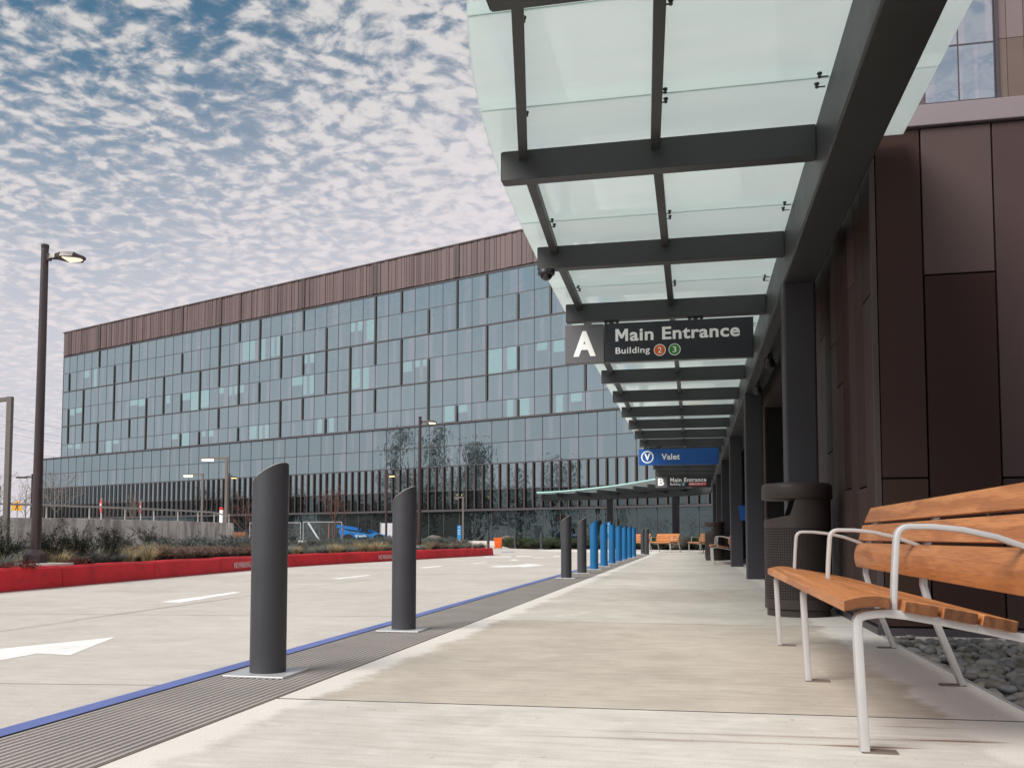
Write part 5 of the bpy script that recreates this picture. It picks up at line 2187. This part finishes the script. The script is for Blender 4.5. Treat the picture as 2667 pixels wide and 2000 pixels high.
def make_shrub(name, label, seed, H=0.75, spread=0.45, nst=18, cols=((0.022, 0.032, 0.024), (0.035, 0.047, 0.033)), dens=46, arms=2, needle=0.045, group=None, cat='shrub'):
    rg2 = random.Random(seed)
    t_ = thing(name, label, cat, group=group)
    st, fo = MB(), MB()
    for i in range(nst):
        a = rg2.uniform(0, 2 * PI)
        long_ = i < arms
        L = H * (rg2.uniform(1.25, 1.55) if long_ else rg2.uniform(0.6, 1.0))
        lean = rg2.uniform(0.1, 1.0) * spread * (1.5 if long_ else 1)
        base = Vector((rg2.uniform(-.12, .12) * spread * 2, rg2.uniform(-.12, .12) * spread * 2, 0))
        pts = []
        droop = rg2.uniform(0.0, 0.25) * (1.6 if long_ else 1)
        n = 9
        for k in range(n + 1):
            u = k / n
            pts.append(base + Vector((math.cos(a) * lean * u ** 1.1, math.sin(a) * lean * u ** 1.1, L * (u - droop * u ** 3))) + Vector((rg2.gauss(0, .008), rg2.gauss(0, .008), 0)))
        st.tube(pts, 0.010, 4, r1=0.003)
        m_ = int(dens * (0.7 if long_ else 1))
        for k in range(m_):
            u = rg2.uniform(0.12 if not long_ else 0.2, 1.0)
            j = min(n - 1, int(u * n))
            p = pts[j].lerp(pts[j + 1], u * n - j)
            t2 = (pts[j + 1] - pts[j]).normalized()
            side = Vector((rg2.gauss(0, 1), rg2.gauss(0, 1), rg2.gauss(0, .6)))
            g = rg2.random()
            col = tuple(x * (1 - g) + y * g for x, y in zip(*cols))
            sub_d = (t2 * 0.9 + side * 0.55).normalized()
            ln = needle * rg2.uniform(0.8, 2.2)
            # a small spray: a twig of needle leaves
            for m2 in range(4):
                q_ = p + sub_d * ln * m2 * 0.45
                dd = (sub_d + Vector((rg2.gauss(0, .7), rg2.gauss(0, .7), rg2.gauss(0, .5)))).normalized()
                leaf_quad(fo, q_, dd, Vector((rg2.gauss(0, 1), rg2.gauss(0, 1), rg2.gauss(0, 1))), needle * rg2.uniform(0.7, 1.2), needle * 0.16, col)
    fo.build('foliage', M['leaf'], t_)
    st.build('stems', M['bark'], t_)
    return t_


def make_grass(name, label, seed, H=0.42, R_=0.30, n=230, cols=((0.46, 0.36, 0.20), (0.18, 0.20, 0.18)), mixp=0.5, wd=0.0045, group=None):
    rg2 = random.Random(seed)
    b = MB()
    for i in range(n):
        a = rg2.uniform(0, 2 * PI)
        out = rg2.uniform(0.05, 1.0) * R_
        L = H * rg2.uniform(0.65, 1.1)
        base = Vector((math.cos(a) * out * 0.3, math.sin(a) * out * 0.3, 0))
        dirv = Vector((math.cos(a), math.sin(a), 0))
        sd_ = Vector((-math.sin(a), math.cos(a), 0))
        col = cols[0] if rg2.random() < mixp else cols[1]
        g = rg2.uniform(0.7, 1.25)
        col = tuple(c * g for c in col)
        prev = None
        m_ = 4
        dr = rg2.uniform(0.2, 0.75)
        vs = []
        for k in range(m_ + 1):
            u = k / m_
            p = base + dirv * out * (u ** 1.5) * 1.2 + Vector((0, 0, L * (u - dr * u ** 2.6)))
            w_ = wd * (1 - u * 0.85)
            vs += [p - sd_ * w_, p + sd_ * w_]
        b.mesh(vs, [(2 * k, 2 * k + 1, 2 * k + 3, 2 * k + 2) for k in range(m_)], col)
    o = b.build(name, M['grass'])
    tag(o, label, 'grass', group)
    return o


def kerb_off(d_, back):
    p, t_, nr = kerb_at(d_)
    return p - nr * back


d_y = {}
for k in range(int(KLEN / 0.1)):
    p, _, _ = kerb_at(k * 0.1)
    d_y[round(p.y, 1)] = k * 0.1


def d_for(Y):
    return min(d_y.items(), key=lambda q: abs(q[0] - Y))[1]


rg = random.Random(11)
GY = 'dark yew shrubs in the planting bed'
yews = [make_shrub('evergreen_shrub', 'x', 30 + i, H=0.62 + 0.06 * i, spread=0.40, nst=26, arms=3, dens=40, group=GY) for i in range(4)]
yew_used = [False] * 4


def place(protos, used_, i, p, z, sc, rot, lab, grp=None):
    i = i % len(protos)
    if used_[i]:
        o = copy_tree(protos[i])
    else:
        o = protos[i]
        used_[i] = True
    o.location = (p.x, p.y, z)
    o.rotation_euler = (0, 0, rot)
    o.scale = (sc, sc, sc * rg.uniform(0.92, 1.08))
    o['label'] = lab
    if grp:
        o['group'] = grp
    return o


Z0 = 0.235
near_labels = [('dark arching evergreen shrub at the far left edge of the bed', 5, 1425, 11.6, 1.05), ('dark evergreen shrub just right of the tall bronze lamp base', 135, 1440, 12.6, 1.12), ('dark upright evergreen shrub, second right of the tall bronze lamp', 205, 1440, 13.0, 0.98),
               ('dark evergreen shrub with curling tips, third right of the tall bronze lamp', 285, 1440, 13.6, 1.0), ('dark evergreen shrub with hooked tips against the middle of the concrete wall', 398, 1425, 18.6, 1.15)]
for i, (lab, px, py, Y, sc) in enumerate(near_labels):
    q = dp(px, py, Y)
    place(yews, yew_used, i, q, Z0, sc * 0.74, rg.uniform(0, 6.28), lab)
q = dp(-40, 1440, 12.2)
place(yews, yew_used, 2, q, Z0, 0.72, 2.0, 'dark evergreen shrub beyond the left edge, beside the arching one')
shared = 'dark evergreen shrub in the crowded back rows of the planting bed'
for Y in [14.5 + 0.95 * k for k in range(19)]:
    for back in (1.9, 3.1, 4.6):
        d_ = d_for(Y) + rg.uniform(-.3, .3)
        if back < 2 and Y < 16.5:
            continue
        if Y < 17 and back < 4:
            continue
        q = kerb_off(d_, back + rg.uniform(-.35, .35))
        place(yews, yew_used, rg.randrange(4), q, Z0, rg.uniform(0.46, 0.66), rg.uniform(0, 6.28), shared)
GG = 'grass clumps along the red kerb'
tan = [make_grass('grass_clump', 'x', 50 + i, H=0.44, R_=0.34, n=300, mixp=0.72, group=GG) for i in range(2)]
blu = [make_grass('grass_clump', 'x', 60 + i, H=0.32, R_=0.30, n=300, cols=((0.40, 0.33, 0.20), (0.20, 0.235, 0.235)), mixp=0.22, group=GG) for i in range(2)]
tu, bu = [False] * 2, [False] * 2
for Y in [8.8 + 0.42 * k for k in range(58)]:
    for row in range(3):
        d_ = d_for(Y) + rg.uniform(-.15, .15)
        back = 0.45 + 0.42 * row + rg.uniform(-.1, .1)
        q = kerb_off(d_, back)
        px = 1333.5 + F * q.x / q.y
        if (Y < 11.2 and row == 0) or abs(q.x - b0.x) + abs(q.y - b0.y) < 0.45 or abs(q.x - b1.x) + abs(q.y - b1.y) < 0.5:
            continue
        tanp = 0.75 if (330 < px < 430 or 860 < px < 1010) else (0.25 if px < 330 else 0.06)
        if 430 < px < 640 and row == 0:
            continue
        if rg.random() < tanp:
            place(tan, tu, rg.randrange(2), q, Z0, rg.uniform(0.75, 1.05), rg.uniform(0, 6.28), 'tan straw coloured ornamental grass clump just behind the red kerb')
        elif row < 2 or rg.random() < 0.5:
            place(blu, bu, rg.randrange(2), q, Z0, rg.uniform(0.8, 1.1), rg.uniform(0, 6.28), 'blue grey fescue clump just behind the red kerb')
GH = 'brown heather mounds along the red kerb'
hea = [make_shrub('heather_mound', 'x', 80 + i, H=0.24, spread=0.26, nst=34, arms=0, dens=26, needle=0.03, cols=((0.14, 0.095, 0.078), (0.23, 0.165, 0.135)), group=GH) for i in range(2)]
hu = [False] * 2
for Y in [15.0 + 0.33 * k for k in range(14)] + [28.5, 29.2, 30.1, 30.8, 31.4]:
    for back in (0.5, 0.95):
        q = kerb_off(d_for(Y) + rg.uniform(-.1, .1), back + rg.uniform(-.1, .12))
        place(hea, hu, rg.randrange(2), q, Z0, rg.uniform(0.8, 1.1), rg.uniform(0, 6.28), 'low brown twiggy heather mound just behind the red kerb')
GL = 'grey green low shrubs of the planting bed'
low = [make_shrub('low_shrub', 'x', 90 + i, H=0.36, spread=0.42, nst=34, arms=0, dens=26, needle=0.045, cols=((0.085, 0.10, 0.097), (0.17, 0.185, 0.18)), group=GL) for i in range(2)]
lu = [False] * 2
for Y in [17.5 + 0.62 * k for k in range(25)]:
    for back in (1.2, 1.6):
        q = kerb_off(d_for(Y) + rg.uniform(-.2, .2), back + rg.uniform(-.2, .2))
        place(low, lu, rg.randrange(2), q, Z0, rg.uniform(0.85, 1.15), rg.uniform(0, 6.28), 'low grey green shrub in the middle of the planting bed')
for px, py, Y in ((40, 1475, 10.9), (15, 1475, 10.6), (215, 1462, 12.2), (190, 1466, 11.9), (62, 1476, 11.1)):
    pass
# wine-red seedlings near the left edge
GR = 'wine red leafy seedlings'
red_ = make_shrub('red_seedling', 'x', 70, H=0.14, spread=0.22, nst=12, arms=0, dens=7, needle=0.06, cols=((0.09, 0.022, 0.028), (0.16, 0.05, 0.045)), group=GR)
ru = [False]
for px, py, Y in ((12, 1476, 10.75), (52, 1476, 11.0), (70, 1475, 11.1), (212, 1462, 12.4), (185, 1468, 12.2)):
    q = dp(px, py, Y)
    place([red_], ru, 0, q, Z0, rg.uniform(0.5, 0.7), rg.uniform(0, 6.28), 'wine red seedling at the foot of the tall bronze lamp, near the red kerb')
# dark shrub in the gravel at the right edge
q = make_shrub('evergreen_shrub', 'dark evergreen shrub in the gravel behind the near bench at the right edge', 44, H=0.62, spread=0.42, nst=34, arms=3, dens=52, needle=0.035, cols=((0.014, 0.022, 0.016), (0.03, 0.045, 0.03)))
q.location = W(2.10, 5.05, -0.07)
# low hedge by the far building
GE = 'low green hedge plants by the far building'
hed = [make_shrub('hedge_plant', 'x', 100 + i, H=0.48, spread=0.6, nst=30, arms=0, dens=24, needle=0.085, cols=((0.040, 0.058, 0.034), (0.085, 0.105, 0.06)), group=GE) for i in range(2)]
eu = [False] * 2
b = MB()
hp = [gp(1328, 1428), gp(1400, 1430.5), gp(1560, 1431), gp(1700, 1432), gp(1850, 1433)]
bed_front = [Vector((p.x, p.y + 0.6, 0)) for p in hp]
bed_back = [Vector((17.5, 57, 0)), Vector((14, 64, 0)), Vector((9, 67.5, 0)), Vector((-1, 72.6, 0))]
b.face([(p.x, p.y, 0.06) for p in bed_front + bed_back])
tag(b.build('planting_soil', M['soil']), kind='structure')
for k in range(58):
    u = k / 57 * (len(bed_front) - 1)
    j = min(len(bed_front) - 2, int(u))
    p = bed_front[j].lerp(bed_front[j + 1], u - j)
    p = p + Vector((rg.uniform(-.2, .2), rg.uniform(0.2, 2.6), 0))
    place(hed, eu, rg.randrange(2), p, 0.05, rg.uniform(0.7, 1.2), rg.uniform(0, 6.28), 'low green hedge plant in the strip before the far lobby windows')

# ------------------------------------------------------------------ trees
def bare_tree(name, label, p, H, spread, mat, seed, depth=5, trunk=0.30, r=0.05, group=None, up=0.75):
    rg2 = random.Random(seed)
    t_ = thing(name, label, 'tree', (p[0], p[1], 0), group=group)
    tr_, cr = MB(), MB()
    tr_.tube([(0, 0, -0.2), (0.01, 0, H * trunk * 0.5), (0, 0.01, H * trunk), (0.0, 0, H * 0.62)], r, 8, r1=r * 0.45)

    def grow(p0, d, L, rr, lvl):
        d = d.normalized()
        p1 = p0 + d * L * 0.5 + Vector((rg2.gauss(0, .03), rg2.gauss(0, .03), rg2.gauss(0, .02))) * L
        p2 = p0 + d * L + Vector((rg2.gauss(0, .05), rg2.gauss(0, .05), 0.05)) * L
        cr.tube([p0, p1, p2], rr, 4 if lvl < 2 else 3, r1=max(0.004, rr * 0.6))
        if lvl >= depth:
            return
        n = 3 if lvl < 2 else 2 + (rg2.random() < 0.5)
        for k in range(n):
            base = p1.lerp(p2, rg2.uniform(0.1, 1.0))
            nd = d + Vector((rg2.gauss(0, .45), rg2.gauss(0, .45), rg2.gauss(0.12, .25)))
            grow(base, nd, L * rg2.uniform(0.55, 0.78), max(0.005, rr * 0.62), lvl + 1)

    n0 = 13
    for k in range(n0):
        u = k / (n0 - 1)
        z = H * (trunk + (0.62 - trunk) * u)
        a = k * 2.4 + rg2.uniform(-.3, .3)
        L = H * spread * (1.0 - 0.45 * u) * rg2.uniform(0.8, 1.15)
        grow(Vector((0, 0, z)), Vector((math.cos(a), math.sin(a), up + 0.6 * u)), L, r * 0.38 * (1 - 0.4 * u), 1)
    tr_.build('trunk', mat, t_, smooth=True)
    cr.build('crown', mat, t_)
    return t_


q = dp(141, 1390, 58)
bare_tree('bare_tree', 'pale bare tree with a rounded crown behind the wall, right of the tall lamp', (q.x, q.y), 6.3, 0.21, M['bark'], 1, 4, 0.36, 0.06, 'young bare trees')
q = dp(345, 1390, 56)
bare_tree('bare_tree', 'thin bare tree behind the railing beside the right stop sign', (q.x, q.y), 5.0, 0.15, M['bark'], 2, 3, 0.3, 0.04, 'young bare trees', 1.4)
q = dp(275, 1390, 62)
bare_tree('bare_tree', 'thin brownish bare tree behind the railing beside the left stop sign', (q.x, q.y), 4.4, 0.16, M['barkred'], 3, 3, 0.3, 0.035, 'young bare trees', 1.4)
q = dp(872, 1390, 56)
bare_tree('bare_tree', 'red twigged bare tree between two stakes behind the planting, right of the nearest bollard', (q.x, q.y), 4.9, 0.19, M['barkred'], 4, 4, 0.30, 0.06, 'young bare trees', 1.1)
for dx, lab in ((-0.42, 'left timber stake of the red twigged tree'), (0.46, 'right timber stake of the red twigged tree')):
    t_ = thing('tree_stake', lab, 'stake', (q.x + dx, q.y + 0.2, 0), group='tree stakes')
    b = MB()
    b.tube([(0, 0, 0), (0, 0, 1.55)], 0.04, 8)
    b.build('stake', M['timber'], t_, smooth=True)
q = dp(640, 1390, 50)
bare_tree('bare_tree', 'low red brown bare tree just left of the nearest bollard', (q.x, q.y), 3.4, 0.24, M['barkred'], 5, 4, 0.22, 0.04, 'young bare trees')
q = dp(-2, 1350, 90)
bare_tree('bare_tree', 'grey bare tree at the left edge of the skyline', (q.x, q.y), 9.5, 0.2, M['bark'], 6, 4, 0.25, 0.09, 'young bare trees')
q = dp(66, 1350, 84)
bare_tree('bare_tree', 'grey slender bare tree between the crossing sign and the tall lamp', (q.x, q.y), 8.2, 0.16, M['bark'], 7, 4, 0.25, 0.08, 'young bare trees', 1.3)

# large trees across the street to the left: outside the frame, seen mirrored in the glass front
def big_tree(label, x, y, H, seed, dense=1.0, wide=0.26):
    rg2 = random.Random(seed)
    t_ = thing('street_tree', label, 'tree', (x, y, 0), group='trees across the street')
    tr_, cr = MB(), MB()
    tr_.tube([(0, 0, -.2), (0.2, 0.1, H * 0.4), (0.1, -0.1, H * 0.92)], 0.45, 8, r1=0.08)
    for k in range(int(70 * dense)):
        u = rg2.uniform(0.16, 1.0)
        a = rg2.uniform(0, 2 * PI)
        L = H * wide * (1.15 - u) * rg2.uniform(0.6, 1.25) + 0.6
        e = Vector((math.cos(a) * L, math.sin(a) * L, H * u + L * rg2.uniform(-0.1, 0.35)))
        tr_.tube([(0.1, 0, H * u * 0.95), e * 1.0], 0.09, 4, r1=0.02)
        for j in range(26):
            c0 = Vector((0.1, 0, H * u * 0.95)).lerp(e, rg2.uniform(0.3, 1.05)) + Vector((rg2.gauss(0, .45), rg2.gauss(0, .45), rg2.gauss(0, .4)))
            g = rg2.uniform(0.6, 1.3)
            leaf_quad(cr, c0, Vector((rg2.gauss(0, 1), rg2.gauss(0, 1), rg2.gauss(0, .6))), Vector((rg2.gauss(0, 1), rg2.gauss(0, 1), rg2.gauss(0, 1))), rg2.uniform(0.35, 0.8), 0.16, (0.035 * g, 0.050 * g, 0.036 * g))
    tr_.build('trunk', M['bark'], t_)
    cr.build('crown', M['leaf'], t_)


for i, (x, y, H, dn, wd_) in enumerate(((-62, 58, 17, 1.3, 0.24), (-66, 63, 18, 1.2, 0.22), (-58, 52, 14, 1.0, 0.26), (-75, 47, 17, 1.1, 0.22), (-80, 28, 16, 1.0, 0.25), (-70, 40, 12, 0.8, 0.3), (-95, 74, 9, 1.0, 0.4), (-90, 84, 8, 1.0, 0.45), (-104, 88, 9, 1.0, 0.5))):
    big_tree('tall dark tree across the street outside the left of the view', x, y, H, 200 + i, dn * 0.6, wd_)
hl = thing('street_house', 'low pale house across the street outside the left of the view', 'building', (-92, 55, 0), 0.4)
b = MB()
b.box(-6, 6, -14, 14, 0, 5)
b.build('walls', M['plinth'], hl)
b = MB()
b.mesh([(-6.5, -14.5, 5), (6.5, -14.5, 5), (6.5, 14.5, 5), (-6.5, 14.5, 5), (0, -14.5, 7.4), (0, 14.5, 7.4)], [(3, 2, 1, 0), (0, 1, 4), (2, 3, 5), (1, 2, 5, 4), (3, 0, 4, 5)])
b.build('roof', M['core'], hl)

# far tree belt along the skyline
b = MB()
rg2 = random.Random(77)
for k in range(2600):
    a = rg2.uniform(math.radians(-50), math.radians(30))
    R_ = rg2.uniform(330, 380)
    h_ = 7 + 3.5 * math.sin(a * 37) + 2 * math.sin(a * 91)
    z = rg2.uniform(0, max(2, h_))
    g = rg2.uniform(0.6, 1.3)
    leaf_quad(b, Vector((R_ * math.sin(a), R_ * math.cos(a), z)), Vector((rg2.gauss(0, 1), rg2.gauss(0, .4), rg2.gauss(0, 1))), Vector((0, 1, 0.2)), rg2.uniform(2.5, 5), 1.3, (0.10 * g, 0.105 * g, 0.10 * g))
tag(b.build('tree_belt', M['leaf']), 'grey far belt of trees low on the skyline', 'trees', kind='stuff')

# ------------------------------------------------------------------ overhead cables at the left
for i, (ya, yb_) in enumerate(((1068, 1118), (1090, 1140), (1112, 1158), (1170, 1195))):
    a_, c_ = dp(-420, ya - 120, 150), dp(175, yb_, 190)
    d_ = (c_ - a_)
    pts = []
    for k in range(13):
        u = k / 12
        p = a_ + d_ * u
        p.z -= 1.2 * 4 * u * (1 - u)
        pts.append(p)
    lab = ['topmost overhead cable in the sky at the left', 'second overhead cable from the top at the left', 'third overhead cable from the top at the left', 'lowest overhead cable at the left, just above the far lamp'][i]
    b = MB()
    b.tube(pts, 0.028, 4)
    tag(b.build('overhead_cable', M['cable']), lab, 'cable', 'overhead cables')
